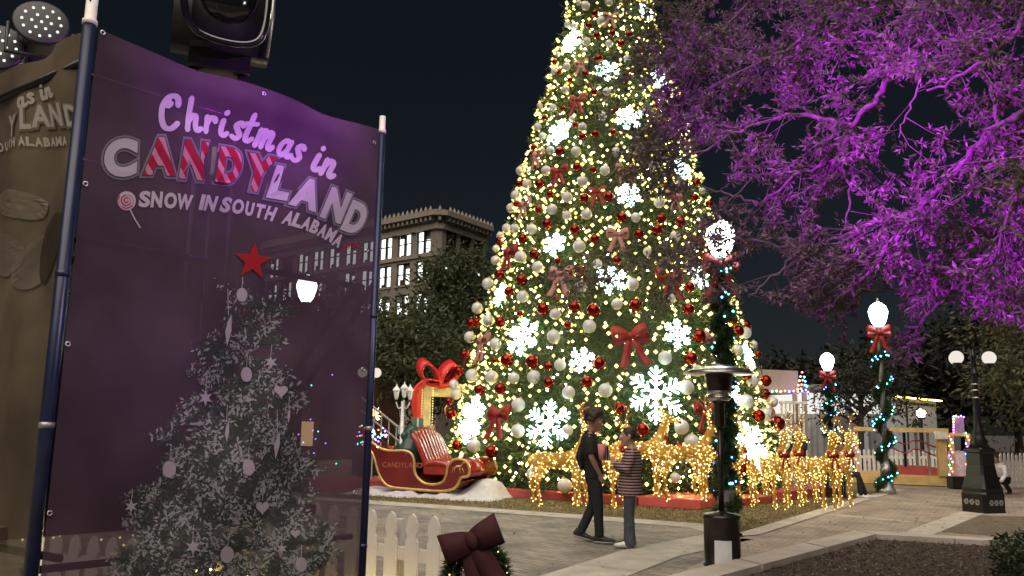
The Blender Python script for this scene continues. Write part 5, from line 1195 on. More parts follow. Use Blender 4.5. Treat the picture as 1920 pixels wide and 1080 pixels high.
for zz_ in (.95, 1.2): 
    p0, p1 = at(1655, 800, 25), at(1752, 800, 24.7); mb.tube(smooth_path([V((p0.x, p0.y, zz_ + .25)), V(((p0.x * .6 + p1.x * .4), 24.9, zz_ - .02)), V(((p0.x * .35 + p1.x * .65), 24.85, zz_ + .1)), V((p1.x, p1.y, zz_ - .1))], 6), .022, 5)
mb.build("red_rope", M['redribbon'], dk)["kind"] = "stuff"
cl = thing("colour_lights", "coloured lights up the stand's left post beside the reindeer", "string lights", (0, 0, 0)); bulbs_at(cl, [(at(1605 + (k % 3 - 1) * 4, 812 + k * 7, 25.0), cols5[k % 7]) for k in range(12)], .026)
ga = thing("sign_gate", "narrow gate of two light wrapped posts with a small purple sign", "gate", (0, 0, 0))
for (a_, b_) in ((1780, 1787), (1811, 1817)): mb = MB(); q_box(mb, a_, b_, 0, zy(812, a_, 25), 25.0, 25.0, .1); mb.build("post", M['wood'], ga)
mb = MB(); q_box(mb, 1787, 1808, zy(812, 1797, 25), zy(780, 1797, 25), 25.05, 25.05, .04); mb.build("sign_board", mat("lilac_board", (.34, .20, .42), .6), ga)
mb = MB(); q_box(mb, 1778, 1818, zy(818, 1797, 25), zy(812, 1797, 25), 24.98, 24.98, .08); mb.build("crossbar", M['wood'], ga)
mb = MB(); q_box(mb, 1786, 1810, .0, 1.0, 25.3, 25.3, .05); mb.build("gate_panel", M['white'], ga)
gl_ = thing("colour_lights", "coloured lights wrapped round the small sign gate", "string lights", (0, 0, 0))
bulbs_at(gl_, [(at(1783 + (k % 3 - 1) * 3, 818 + k * 6, 24.9), cols5[k % 7]) for k in range(13)] + [(at(1814 + (k % 3 - 1) * 3, 812 + k * 6.5, 24.9), cols5[(k + 2) % 7]) for k in range(13)] + [(at(1788, 781 + k * 5, 24.9), cols5[(k + 1) % 7]) for k in range(7)] + [(at(1792 + k * 5, 780 + (k % 2) * 2, 24.9), cols5[(k + 3) % 7]) for k in range(4)], .026)
g = gnd(1806, 917); o = MB().box((0, 0, .17), (.62, .4, .33), bev=.03).build("storage_box", M['black'], None, False, (g.x, g.y + .1, .0)); tag(o, "low black box on the ground beside the lamp pedestal", "box")
# warm shop fronts far to the left, seen through the mesh banner
sh = thing("shop_building", "brick shop with warm lit windows seen dimly through the banner", "building", (0, 0, 0))
mb = MB(); q_box(mb, 380, 600, 0, 4.6, 36, 33.6, 6); mb.build("wall", M['oldbrick'], sh)
for (a_, b_, ya, yb) in ((400, 420, 745, 815), (430, 452, 745, 815), (463, 520, 805, 828), (560, 585, 790, 835)):
    mb = MB(); q_box(mb, a_, b_, zy(yb, a_, 34), zy(ya, a_, 34), 35.6 - .0107 * (a_ - 380), 35.6 - .0107 * (b_ - 380), .1); w_ = mb.build("window", M['warmwin'], sh)
cl = thing("colour_lights", "blue and white string lights glimpsed through the banner's right half", "string lights", (0, 0, 0)); bulbs_at(cl, [(at(548 + random.random() * 85, 690 + random.random() * 180, 16 + random.random()), ('blue', 'teal', 'purple')[k % 3]) for k in range(14)], .018)

# ------------------------------------------------------------------ near picket fence with wreath
A = at(858, 970, 5.78); Bp = at(698, 953, 6.3); dirf = (V((Bp.x - A.x, Bp.y - A.y, 0))).normalized(); pit = (V((Bp.x - A.x, Bp.y - A.y, 0))).length / 4
st = V((A.x, A.y, 0)) - dirf * pit * .0; fe = picket_fence("picket_fence", "near white picket fence lit warm from below, by the banner", st + dirf * pit * 14, st, pit, .115, .915, None, M['whitewarm'], (.20, .63))
wc = at(893, 1078, 5.45); wt = thing("wreath", "green wreath with warm lights on the near picket fence's end", "wreath", wc, R(20))
P_, D_ = [], []
for k in range(420):
    a = random.uniform(0, 2 * math.pi); c = V((math.cos(a) * .155, random.gauss(0, .02), math.sin(a) * .155))
    for q in range(10):
        d = V((random.gauss(math.cos(a) * .5, .8), random.gauss(-.2, .6), random.gauss(math.sin(a) * .5, .8))).normalized(); P_.append(tuple(c + d * .02)); D_.append(tuple(d))
v, f = leaf_faces(np.array(P_), np.array(D_), rng.uniform(.04, .085, len(P_)), .007); np_mesh("needles", v, f, M['needle'], wt)
mb = MB(); mb.tube([(.13 * math.cos(k * .3), 0, .13 * math.sin(k * .3)) for k in range(22)], .02, 6); mb.build("hoop", M['darkwood'], wt)
for k in range(12): a = k * .55 + .3; mb = MB(); mb.octa((math.cos(a) * .19, -.05, math.sin(a) * .19), .006); mb.build("bulb", M['warm'], wt)
def big_bow():
    mb = MB()
    for s in (-1, 1):
        lp_ = smooth_path([(0, -.03, 0), (s * .16, -.15, .02), (s * .44, -.15, .04), (s * .52, -.02, .03), (s * .44, .06, 0), (s * .15, .03, 0), (0, 0, 0)], 6)
        mb.band(lp_, [V((0, .02, .30 + .22 * math.sin(math.pi * i / (len(lp_) - 1)))) for i in range(len(lp_))], .006)
        tl_ = smooth_path([(0, -.05, -.05), (s * .10, -.10, -.32), (s * .16, -.07, -.7), (s * .26, -.1, -1.1)], 6); mb.band(tl_, [V((.30 + .08 * i / len(tl_), .04, .06 * s)) for i in range(len(tl_))], .006)
    mb.sphere((0, -.10, .0), .12, 12, 8, sc=(.9, .8, 1.3)); return mb.mesh("bow", M['darkribbon'], True)
put(big_bow(), "bow", at(884, 1014, 5.30), facing(V((.05, -1, .1)), roll=R(-22)), .36, "big dark red velvet bow on the near fence's wreath", "bow", None)
fl_ = thing("string_lights", "warm white lights strung low along the near picket fence", "string lights", ((st + dirf * pit * 14).x, (st + dirf * pit * 14).y, 0), math.atan2(-dirf.y, -dirf.x))
for k in range(30): mb = MB(); mb.octa((k * .1 + random.gauss(0, .02), -.07 + random.gauss(0, .02), .24 + .04 * math.sin(k * 1.1)), .013); mb.build("bulb", M['warmdeep'], fl_)
mb = MB(); mb.tube([(k * .1, -.08, .21 + .04 * math.sin(k * 1.1)) for k in range(30)], .004, 4); mb.build("wire", M['white'], fl_)

wl2 = thing("string_lights", "warm white lights glimpsed through the bottom of the dark banner", "string lights", (0, 0, 0))
for (x, y) in ((8, 968), (12, 985), (20, 1010), (42, 1012), (100, 1008), (112, 1004), (146, 996), (157, 975), (150, 982), (200, 962), (213, 983), (225, 1008), (190, 1012), (232, 1022), (272, 1037), (296, 1050), (318, 1062), (384, 1061), (446, 1023), (530, 1010), (525, 1017), (548, 1015), (545, 1040), (577, 1027), (558, 1062), (605, 1057), (612, 1066), (500, 1070), (250, 1004)):
    mb = MB(); p_ = at(x, y, 6.6 + random.uniform(-.2, .2)); mb.octa(tuple(p_), .011); mb.build("bulb", M['warm'], wl2)
picket_fence("picket_fence", "pale picket fence section seen through the banner's lower left corner", at(70, 1045, 6.9), at(245, 1045, 6.7), .17, .11, .62, None, M['whitewarm'], (.15, .42))

# ------------------------------------------------------------------ banner tower
PL = at(122, 645, 3.3); PR = at(690, 692, 4.455); bd = V((PR.x - PL.x, PR.y - PL.y, 0)); BW = bd.length; bd.normalize(); bn_ = V((bd.y, -bd.x, 0))
ZT = at(187, 56, 3.3).z; ZB = .32
PL0 = V((PL.x, PL.y, 0)); PR0 = V((PR.x, PR.y, 0))
ld_ = V((-1.41, 1, 0)).normalized(); ln_ = V((-ld_.y, ld_.x, 0)); ln_ = ln_ if ln_.y < 0 else -ln_
LPT = at(104, 645, 3.3); LP0 = V((LPT.x, LPT.y, 0)) - bd * .0 + ld_ * .03
def wrk(u, z):
    e = math.sin(math.pi * max(0, min(1, u / BW))); zt = (ZT - z)
    return e * (.012 * math.sin(u * 5 + z * 3) + .010 * math.sin(z * 7 - u * 9) + .006 * math.sin(u * 17 + z * 11)) + .02 * math.exp(-((zt - .10) / .05) ** 2) * e - .016 * math.exp(-((zt - .2 - .1 * u) / .06) ** 2) * e + .012 * math.exp(-((u * .8 - zt + .05) / .09) ** 2)
def wrk_l(u, z): return .7 * wrk_l0(u, z)
def wrk_l0(u, z): return .02 * math.sin(u * 9 + z * 4) + .03 * math.exp(-((u * 1.5 - (ZT - z) + .55) / .10) ** 2) + .022 * math.sin(z * 3 - u * 14) * min(1, u * 5)
def on_plane(px, py, P0, d, n):
    r = ray(px, py); o = V((0, 0, CAMZ)); t = (P0 - o).dot(n) / r.dot(n); p = o + r * t; return (p - P0).dot(d), p.z
def BP(px, py, off): u, z = on_plane(px, py, PL0, bd, bn_); return PL0 + bd * u + V((0, 0, z)) + bn_ * (wrk(u, z) + off)
def LPp(px, py, off): u, z = on_plane(px, py, LP0, ld_, ln_); return LP0 + ld_ * u + V((0, 0, z)) + ln_ * (wrk_l(u, z) + off + .004)
def cloth(nm, P0, d, n, w, wf, m, parent):
    mb = MB(); nx, nz = 64, 90; vs = []
    for i in range(nx + 1):
        for j in range(nz + 1):
            u = w * i / nx; z = ZB + (ZT - ZB) * j / nz; sag = .02 * math.sin(math.pi * 2 * u / w) ** 2 if j == nz else 0
            vs.append(P0 + d * u + V((0, 0, z - sag)) + n * wf(u, z))
    mb.add(vs, [(i * (nz + 1) + j, (i + 1) * (nz + 1) + j, (i + 1) * (nz + 1) + j + 1, i * (nz + 1) + j + 1) for i in range(nx) for j in range(nz)]); return mb.build(nm, m, parent, True)
bnr = thing("banner", "dark see-through mesh banner lettered Christmas in Candyland, printed tree below", "banner", (0, 0, 0))
CF = dict(base=clothmat("mesh_banner_dark", (.074, .050, .064), .89, .3, trans=.2), pale=clothmat("print_white", (.60, .55, .60), .93, .05), grey=clothmat("print_grey", (.24, .22, .26), .93, .05), dark=clothmat("print_dark", (.10, .085, .11), .93, .05),
          red=clothmat("print_candy_red", (.42, .03, .06), .93, .05, (.62, .30, .34)), plainred=clothmat("print_red", (.45, .03, .035), .9, .05), shade=clothmat("print_shade", (.085, .095, .082), .6, .4), sage=clothmat("print_sage", (.40, .41, .40), .85, .3), dsage=clothmat("print_dark_green", (.12, .14, .115), .8, .3), orn=clothmat("print_ornament", (.55, .50, .54), .85, .08),
          left=clothmat("mesh_banner_warm_lit", (.14, .115, .08), .88, .35), lpale=clothmat("print_white_side", (.42, .40, .36), .92, .05), lshape=clothmat("print_shape_side_warm_lit", (.20, .17, .135), .85, .25), lgrey2=clothmat("print_dull_side", (.165, .145, .115), .85, .25), lgrey=clothmat("print_grey_side", (.20, .18, .15), .9, .05), ldk=clothmat("print_brown_side", (.07, .055, .04), .8, .2))  # side banner copies, warmed in colour for the light on them
cloth("cloth", PL0, bd, bn_, BW, wrk, CF['base'], bnr)
def put_glyph(mb, ch, cx, cy, w, h, rot, off, layer, bp, shear=0.):
    vs, fs = G(ch, off); v0, f0 = G(ch, 0.) ; x0 = min(q.x for q in v0); x1 = max(q.x for q in v0); y0 = min(q.y for q in v0); y1 = max(q.y for q in v0); c, s = math.cos(R(rot)), math.sin(R(rot)); out = []
    for q in vs:
        X = ((q.x - (x0 + x1) / 2) / (x1 - x0)) * w; Y_ = -((q.y - (y0 + y1) / 2) / (y1 - y0)) * h
        X += shear * Y_; out.append(bp(cx + X * c - Y_ * s * 1.0, cy + X * s + Y_ * c, layer))
    mb.add(out, fs)
big = [("C", 225, 296, 52, 62, 0, 'pale'), ("A", 300, 293, 48, 62, 2, 'red'), ("N", 362, 301, 38, 62, 6, 'red'), ("D", 430, 311, 40, 58, 8, 'red'), ("Y", 486, 324, 40, 58, 10, 'red'),
       ("L", 527, 343, 28, 54, 13, 'pale'), ("A", 573, 364, 42, 50, 17, 'pale'), ("N", 627, 386, 36, 52, 19, 'pale'), ("D", 665, 409, 32, 52, 20, 'pale')]
l1, l2, l3 = MB(), MB(), {'pale': MB(), 'red': MB()}
for i, (ch, cx, cy, w, h, r_, cc) in enumerate(big):
    put_glyph(l1, ch, cx, cy, w, h, r_, .125, .0035 + .0001 * i, BP, -.06); put_glyph(l2, ch, cx, cy, w, h, r_, .082, .0055, BP, -.06); put_glyph(l3[cc], ch, cx, cy, w, h, r_, .060, .0070, BP, -.06)
l1.build("letter_outline", CF['grey'], bnr); l2.build("letter_shadow", CF['dark'], bnr)
l3['pale'].build("candyland_lettering", CF['pale'], bnr); l3['red'].build("candyland_lettering", CF['red'], bnr)
mb = MB()
for (ch, cx, cy) in (("S", 269, 374), ("N", 291, 375), ("O", 317, 377), ("W", 345, 379), ("I", 380, 379), ("N", 396, 381), ("S", 424, 384), ("O", 447, 387), ("U", 470, 391), ("T", 490, 395), ("H", 509, 400),
                     ("A", 539, 409), ("L", 555, 414), ("A", 571, 420), ("B", 587, 426), ("A", 603, 433), ("M", 618.5, 441), ("A", 633, 451)):
    k = (cx - 269) / 364; h = 27 - 5 * k; w = {"I": 4, "W": 28, "M": 14 + 4 * (1 - k), "O": 22 - 4 * k, "N": 18}.get(ch, 16 - 3.5 * k)
    put_glyph(mb, ch, cx, cy, w, h, 3 + 26 * max(0, k - .12), .05, .004, BP, -.06)
mb.build("subtitle_lettering", CF['pale'], bnr)
SCR = {'C': [[(.58, .74), (.55, .92), (.42, 1.0), (.24, .92), (.10, .66), (.07, .32), (.17, .06), (.36, .02), (.56, .2)], [(.30, .93), (.20, .80), (.26, .70), (.36, .78)]],
       'h': [[(.10, 1.02), (.11, .5), (.07, .0)], [(.09, .26), (.22, .5), (.34, .48), (.33, .2), (.38, .02), (.52, .12)]], 'r': [[(.08, .52), (.10, .3), (.07, .0)], [(.09, .28), (.20, .5), (.32, .5), (.36, .40)]],
       'i': [[(.10, .52), (.09, .12), (.17, .0), (.30, .12)], [(.13, .74), (.14, .78)]], 's': [[(.32, .44), (.22, .53), (.11, .43), (.2, .28), (.29, .14), (.18, .0), (.05, .07)]],
       't': [[(.15, .88), (.12, .15), (.2, .0), (.34, .12)], [(.0, .56), (.15, .57), (.34, .60)]], 'm': [[(.07, .52), (.08, .25), (.05, .0)], [(.07, .28), (.18, .52), (.27, .46), (.25, .0)], [(.27, .28), (.39, .52), (.49, .46), (.47, .1), (.54, .0), (.64, .12)]],
       'a': [[(.36, .44), (.24, .53), (.10, .36), (.09, .12), (.2, .0), (.35, .2)], [(.39, .52), (.36, .12), (.43, .0), (.54, .12)]], 'n': [[(.07, .52), (.08, .25), (.05, .0)], [(.07, .26), (.2, .52), (.32, .46), (.30, .1), (.37, .0), (.48, .12)]]}
def script(mb, ch, ox, oy, s, rot, bp, wid=.165, layer=.0045, k0=0):
    c, sn = math.cos(R(rot)), math.sin(R(rot))
    for si, st_ in enumerate(SCR[ch]):
        P2 = [(p.x, p.y) for p in smooth_path([(x, y, 0) for x, y in st_], 6)]; n = len(P2); L_, R_ = [], []
        for i in range(n):
            a, b = P2[max(i - 1, 0)], P2[min(i + 1, n - 1)]; tx, ty = b[0] - a[0], b[1] - a[1]; l = math.hypot(tx, ty) + 1e-9
            hw = wid * .5 * (1.0 + .25 * (abs(ty) / l - .6)); nx_, ny_ = -ty / l * hw, tx / l * hw; L_.append((P2[i][0] + nx_, P2[i][1] + ny_)); R_.append((P2[i][0] - nx_, P2[i][1] - ny_))
        def m_(p, o): X, Y_ = p[0] * s, -p[1] * s; return bp(ox + X * c - Y_ * sn + .06 * -Y_ * 0, oy + X * sn + Y_ * c, layer + .0006 * si + o)
        vs = [m_(p, 0) for q in zip(L_, R_) for p in q]; mb.add(vs, [(2 * i, 2 * i + 1, 2 * i + 3, 2 * i + 2) for i in range(n - 1)])
        for e, sg in ((0, 1), (n - 1, 2)): mb.add([m_((P2[e][0] + math.cos(k * .628) * wid * .47, P2[e][1] + math.sin(k * .628) * wid * .47), .0002 * sg) for k in range(10)], [tuple(range(10))])
mb = MB()
for (ch, ox, oy, s, r_) in (('C', 297, 241, 64, 4), ('h', 347, 243, 60, 8), ('r', 383, 246, 58, 10), ('i', 411, 252, 56, 11), ('s', 433, 257, 56, 13), ('t', 453, 262, 54, 14), ('m', 475, 272, 57, 16), ('a', 518, 287, 55, 18), ('s', 546, 297, 55, 20), ('i', 581, 316, 56, 22), ('n', 597, 325, 56, 23)): script(mb, ch, ox, oy, s, r_, BP)
mb.build("script_lettering", CF['pale'], bnr)
def disc(mb, cx, cy, rx, ry, bp, layer, n=18, rot=0.):
    c, s = math.cos(rot), math.sin(rot); vs = [bp(cx, cy, layer)]
    for f in (.34, .67, 1.):
        for k in range(n): a = 2 * math.pi * k / n; vs.append(bp(cx + f * (rx * math.cos(a) * c - ry * math.sin(a) * s), cy + f * (rx * math.cos(a) * s + ry * math.sin(a) * c), layer))
    mb.add(vs, [(0, 1 + k, 1 + (k + 1) % n) for k in range(n)] + [(1 + i * n + k, 1 + (i + 1) * n + k, 1 + (i + 1) * n + (k + 1) % n, 1 + i * n + (k + 1) % n) for i in range(2) for k in range(n)]); return
    mb.add([bp(cx + rx * math.cos(2 * math.pi * k / n) * math.cos(rot) - ry * math.sin(2 * math.pi * k / n) * math.sin(rot), cy + rx * math.cos(2 * math.pi * k / n) * math.sin(rot) + ry * math.sin(2 * math.pi * k / n) * math.cos(rot), layer) for k in range(n)], [tuple(range(n))])
def line(mb, pts, w, bp, layer):
    P2 = [V((x, y)) for x, y in pts]; vs = []
    for i in range(len(P2)): t = (P2[min(i + 1, len(P2) - 1)] - P2[max(i - 1, 0)]).normalized(); nn = V((-t.y, t.x)) * w / 2; vs += [bp(*(P2[i] + nn), layer), bp(*(P2[i] - nn), layer)]
    mb.add(vs, [(2 * i, 2 * i + 1, 2 * i + 3, 2 * i + 2) for i in range(len(P2) - 1)])
mb = MB(); disc(mb, 236, 377, 17, 18, BP, .004, 24); line(mb, [(242, 393), (251, 412), (261, 428)], 2.5, BP, .0044); mb.build("lollipop", CF['pale'], bnr)
mb = MB(); line(mb, [(236 + (2 + k * .36) * math.cos(k * .42), 377 + (2 + k * .36) * math.sin(k * .42)) for k in range(40)], 2.2, BP, .006); mb.build("lollipop_swirl", CF['red'], bnr)
mb = MB(); mb.add([BP(473 + (33 if k % 2 == 0 else 14) * math.sin(k * math.pi / 5 + .12), 490 - (36 if k % 2 == 0 else 15) * math.cos(k * math.pi / 5 + .12), .009) for k in range(10)], [tuple(range(10))]); mb.build("red_star", CF['plainred'], bnr)
mb = MB(); line(mb, [(643, 468), (648, 459), (652, 466), (657, 457), (661, 466), (667, 455), (670, 462)], 4, BP, .004); mb.build("red_scribble", CF['plainred'], bnr)
r_ = random.Random(11); lt, dkm = MB(), MB()
def tree_x(y): f = (y - 520) / 560; return 470 - 55 * f + 18 * math.sin(y * .045), 38 + 165 * f + 14 * math.sin(y * .11)
bgm = MB()
for k in range(700):
    y = 525 + 570 * math.sqrt(r_.random()); cx, hw = tree_x(y); x = cx + hw * r_.uniform(-.95, .95); q = r_.uniform(8, 20); a0 = r_.uniform(0, 6.28)
    bgm.add([BP(x + q * (1 + .45 * r_.uniform(-1, 1)) * math.cos(a0 + j * .7854), y + .6 * q * (1 + .45 * r_.uniform(-1, 1)) * math.sin(a0 + j * .7854), .0008 + .000001 * k) for j in range(8)], [tuple(range(8))])
bgm.build("printed_tree_shade", CF['shade'], bnr)["kind"] = "stuff"
kk = 0
while kk < 9500:
    y = 520 + 575 * math.sqrt(r_.random()); cx, hw = tree_x(y); x = cx + hw * r_.uniform(-1.05, 1.05)
    cl_ = math.sin(x * .055 + 2) * math.sin(y * .06) + .6 * math.sin(x * .13 + y * .09)
    if cl_ < -.35 and r_.random() < .85: continue
    a = r_.uniform(0, 6.28); L_ = r_.choice((3, 5, 6, 8, 12)) * r_.uniform(.7, 1.2) ; w_ = L_ * .38; t_ = lt if r_.random() < .34 + .26 * cl_ else dkm; ly = .0015 + .0000004 * kk / 4 + (.0012 if t_ is lt else 0)
    t_.add([BP(x, y, ly), BP(x + L_ * .5 * math.cos(a) - w_ * math.sin(a) * .5, y + L_ * .5 * math.sin(a) + w_ * math.cos(a) * .5, ly), BP(x + L_ * math.cos(a), y + L_ * math.sin(a), ly), BP(x + L_ * .5 * math.cos(a) + w_ * math.sin(a) * .5, y + L_ * .5 * math.sin(a) - w_ * math.cos(a) * .5, ly)], [(0, 1, 2, 3)]); kk += 1
lt.build("printed_fir_tips", CF['sage'], bnr)["kind"] = "stuff"; dkm.build("printed_fir", CF['dsage'], bnr)["kind"] = "stuff"
def pshape(kind, cx, cy, s):
    mb = MB(); ly = .0072
    if kind == 'o': disc(mb, cx, cy, s * .8, s, BP, ly)
    elif kind == 'h': mb.add([BP(cx + s * .062 * 16 * math.sin(a) ** 3, cy - s * .062 * (13 * math.cos(a) - 5 * math.cos(2 * a) - 2 * math.cos(3 * a) - math.cos(4 * a)), ly) for a in [k * 2 * math.pi / 28 for k in range(28)]], [tuple(range(28))])
    elif kind == '*': mb.add([BP(cx + (s if k % 2 == 0 else s * .42) * math.sin(k * math.pi / 6), cy - (s if k % 2 == 0 else s * .42) * math.cos(k * math.pi / 6), ly) for k in range(12)], [tuple(range(12))])
    else: mb.add([BP(cx + x * s, cy + y * s, ly) for x, y in ((.22, -1), (.18, 0), (-.1, 1), (-.24, .1), (-.05, -.6))], [tuple(range(5))])
    line(mb, [(cx, cy - s * .9), (cx + 2, cy - s * 2.6)], 1.3, BP, ly + .0004); mb.build("printed_ornament", CF['orn'], bnr)
for (k_, x, y, s) in (('o', 453, 553, 13), ('o', 461, 702, 14), ('o', 318, 880, 16), ('o', 461, 876, 15), ('o', 425, 1040, 16), ('h', 527, 733, 13), ('h', 489, 951, 14), ('*', 382, 746, 16), ('*', 511, 679, 13), ('i', 424, 620, 30), ('i', 515, 835, 26), ('i', 424, 810, 20), ('*', 358, 1025, 16), ('o', 561, 1058, 14), ('h', 552, 1000, 9), ('*', 247, 950, 13), ('i', 540, 780, 14), ('*', 525, 1028, 11)): pshape(k_, x, y, s)
gro = MB()
def grommet(par, p, n):
    mb = MB(); x = n.cross(V((0, 0, 1))); ring_ = [p + n * .004 + (x * math.cos(a) + V((0, 0, 1)) * math.sin(a)) * .0085 for a in [k * math.pi / 6 for k in range(13)]]; mb.tube(ring_, .003, 5); mb.build("grommet", M['steel'], par, True)
for (x, y) in ((190, 63), (159, 345), (126, 645), (92, 962), (490, 178), (700, 268), (686, 470), (678, 692), (664, 923)): grommet(bnr, BP(x, y, .003), bn_)
# side banner, its warm light put into browner copies of the banner colours
LW = 1.5; bl_ = thing("banner", "warm-lit side banner left of the dark pole with partly folded lettering", "banner", (0, 0, 0))
cloth("cloth", LP0, ld_, ln_, LW, wrk_l, CF['left'], bl_)
l1, l3, l4 = MB(), MB(), MB()
for i, (ch, cx, cy, w, h) in enumerate((("L", 56, 224, 15, 38), ("A", 80, 219, 26, 38), ("N", 108, 217, 20, 38), ("D", 134, 217, 16, 36), ("Y", 27, 238, 18, 38))):
    put_glyph(l1, ch, cx, cy, w, h, -6, .10, .004 + .0001 * i, LPp); put_glyph(l3, ch, cx, cy, w, h, -6, .035, .006, LPp)
for i, ch in enumerate("SOUTH"): put_glyph(l4, ch, -22 + i * 14.5, 276 - i * 1.6, 9, 15, -8, .05, .005, LPp)
for i, ch in enumerate("ALABAMA"): put_glyph(l4, ch, 53 + i * 11.5, 268 - i * .6, 8.5 if ch != 'M' else 10, 15, -4, .05, .005, LPp)
for (ch, ox, oy) in (('a', 40, 205), ('s', 58, 196), ('i', 80, 188), ('n', 90, 186)): script(l4, ch, ox, oy, 34, -14, LPp)
l1.build("letter_outline", CF['lgrey'], bl_); l3.build("candyland_lettering", CF['lpale'], bl_); l4.build("script_lettering", CF['lpale'], bl_)
mb = MB(); disc(mb, 40, 385, 52, 26, LPp, .004, 20, .2); mb.build("printed_pale_shape", CF['lshape'], bl_)
mb = MB(); disc(mb, 70, 490, 26, 60, LPp, .003, 20, .5); disc(mb, 15, 480, 40, 40, LPp, .0034, 20, .1); mb.build("printed_grey_shape", CF['lgrey2'], bl_)
mb = MB(); disc(mb, 95, 465, 20, 70, LPp, .0045, 20, .25); mb.build("printed_dark_shape_warm_lit", CF['ldk'], bl_)
# frame of the tower
tw = thing("banner_tower", "frame of navy poles carrying the banners and stage lights", "tower", (0, 0, 0))
def pole(p, r, z1, zn):
    mb = MB(); mb.lathe([(r * 2.6, 0), (r * 2.6, .02), (r * 1.2, .03)], 16, 0, (p.x, p.y, 0)); mb.lathe([(r, .03), (r, zn)], 16, 0, (p.x, p.y, 0)); o = mb.build("pole", M['navy'], tw, True)
    mb = MB(); mb.lathe([(r * 1.12, zn), (r * 1.12, zn + .02), (r * .86, zn + .025), (r * .86, z1)], 16, 0, (p.x, p.y, 0))
    for k in range(int((z1 - zn) / .13)): mb.sphere((p.x + .15 * r, p.y - r * .82, zn + .10 + k * .12), r * .18, 6, 4, 1)
    mb.build("pole_tip", [M['white'], M['black']], o, True)
    for z in (.9, 1.5, 2.1): mb = MB(); mb.lathe([(r * 1.08, z), (r * 1.10, z + .012), (r * 1.08, z + .024)], 14, 0, (p.x, p.y, 0)); mb.build("collar", M['galv'] if z == 1.5 else M['navy'], o, True)
q0 = V((LPT.x, LPT.y, 0)); zt_l = at(172, 47, 3.3).z; zr = at(706, 250, 4.47).z
q1 = PR0 + bd * .022; pole(q0, .027, zt_l + .55, zt_l); pole(q1, .020, at(706, 218, 4.47).z, zr)
q2 = q0 + ld_ * 1.55; q3 = q1 + ld_ * 1.55; pole(q2, .025, zt_l + .3, zt_l); pole(q3, .022, zr + .2, zr)
def brace(a, za, b, zb, r=.016): mb = MB(); mb.tube([V((a.x, a.y, za)), V((b.x, b.y, zb))], r, 8); mb.build("brace", M['blackmetal'], tw, True)
i_ = -bn_ * .10
for z in (.95, 2.28, 3.0): brace(q0 + i_, z, q1 + i_, z)
brace(q0 + i_ * 1.4, .2, q1 + i_ * 1.4, 2.3); brace(q0 + i_ * 2, 2.35, q1 + i_ * 2, .4); brace(q2, 2.3, q3, 2.2); brace(q2, .4, q3, 2.6); brace(q0 + bd * .1, 1.0, q2, 1.0); brace(q0 + bd * .1, 2.2, q2 , 2.2); brace(q1, 2.3, q3, .6); brace(q0.lerp(q1, .52) + i_ * 2, .1, q0.lerp(q1, .52) + i_ * 2, 3.0, .022); brace(q0.lerp(q1, .44) + i_ * 4, .1, q0.lerp(q1, .46) + i_ * 4, 3.0, .022)
for k in range(4):
    a = q0.lerp(q1, .25 + .12 * k) + i_ * 3; mb = MB(); mb.tube(smooth_path([V((a.x, a.y, 3.0)), V((a.x + .05, a.y, 2.6)), V((a.x - .03, a.y + .02, 2.2)), V((a.x - .15 + .1 * k, a.y, 1.9))], 6), .006, 5); mb.build("cable", M['black'], tw, True)
brace(q2, 3.05, q3, 3.05, .022); brace(q0, 3.02, q2, 3.02, .018); brace(q1 + i_ * .2, 3.02, q3, 3.02, .018)
cs = q0.lerp(q1, .44) - bn_ * .62; o = MB().box((0, 0, 1.47), (1.35, .6, .72), bev=.02).build("speaker_cabinet", M['black'], None, False, (cs.x, cs.y, 0)); o.rotation_euler = (0, 0, math.atan2(bd.y, bd.x)); tag(o, "large black speaker cabinet standing inside the banner tower", "speaker")
pf = MB().box((0, 0, 1.085), (1.5, .8, .05)).build("platform", M['darkwood'], tw); pf.location = (cs.x, cs.y, 0); pf.rotation_euler = (0, 0, math.atan2(bd.y, bd.x))
# stage lights on top
def led_can(px, py, Y, label, tilt):
    c = at(px, py, Y); t = thing("stage_light", label, "stage light", c, 0, "stage lights on top of the banner tower"); Mx = Matrix.Rotation(tilt[0], 4, 'Z') @ Matrix.Rotation(tilt[1], 4, 'X')
    mb = MB(); mb.lathe([(.10, .16), (.13, .02), (.135, 0), (.125, -.004), (.02, -.003)], 26, 0, (0, 0, 0), Mx @ Matrix.Rotation(R(-90), 4, 'X')); mb.build("housing", M['black'], t, True)
    for k in range(19):
        rr = (0, .045, .09)[0 if k == 0 else 1 if k < 7 else 2]; a = (k - 1) * 1.047 if k < 7 else (k - 7) * .5236
        mb = MB(); mb.sphere(tuple(Mx @ V((rr * math.cos(a), -.006, rr * math.sin(a)))), .0075, 8, 6); mb.build("led", M['ledwhite'], t, True)
    mb = MB(); mb.tube([Mx @ V((-.15, .05, 0)), Mx @ V((-.15, .08, -.16)), Mx @ V((.15, .08, -.16)), Mx @ V((.15, .05, 0))], .012, 6); mb.build("yoke", M['black'], t, True)
M['ledwhite'] = emit("led_white", (.85, 1, .88), .45)
led_can(78, 42, 4.1, "round stage light with rows of small white LEDs at top left", (R(28), R(-14))); led_can(-6, 88, 4.1, "round LED stage light cut by the frame's left edge", (R(20), R(-10)))
c = at(418, 30, 4.6); mh = thing("stage_light", "big black boxy stage light with glossy rim above the dark banner", "stage light", c, R(22), "stage lights on top of the banner tower")
gb_ = mat("gloss_black", (.008, .008, .010), .10, coat=.8)
mb = MB(); mb.box((0, 0, -.01), (.54, .34, .68), bev=.10); mb.build("housing", M['black'], mh, True)
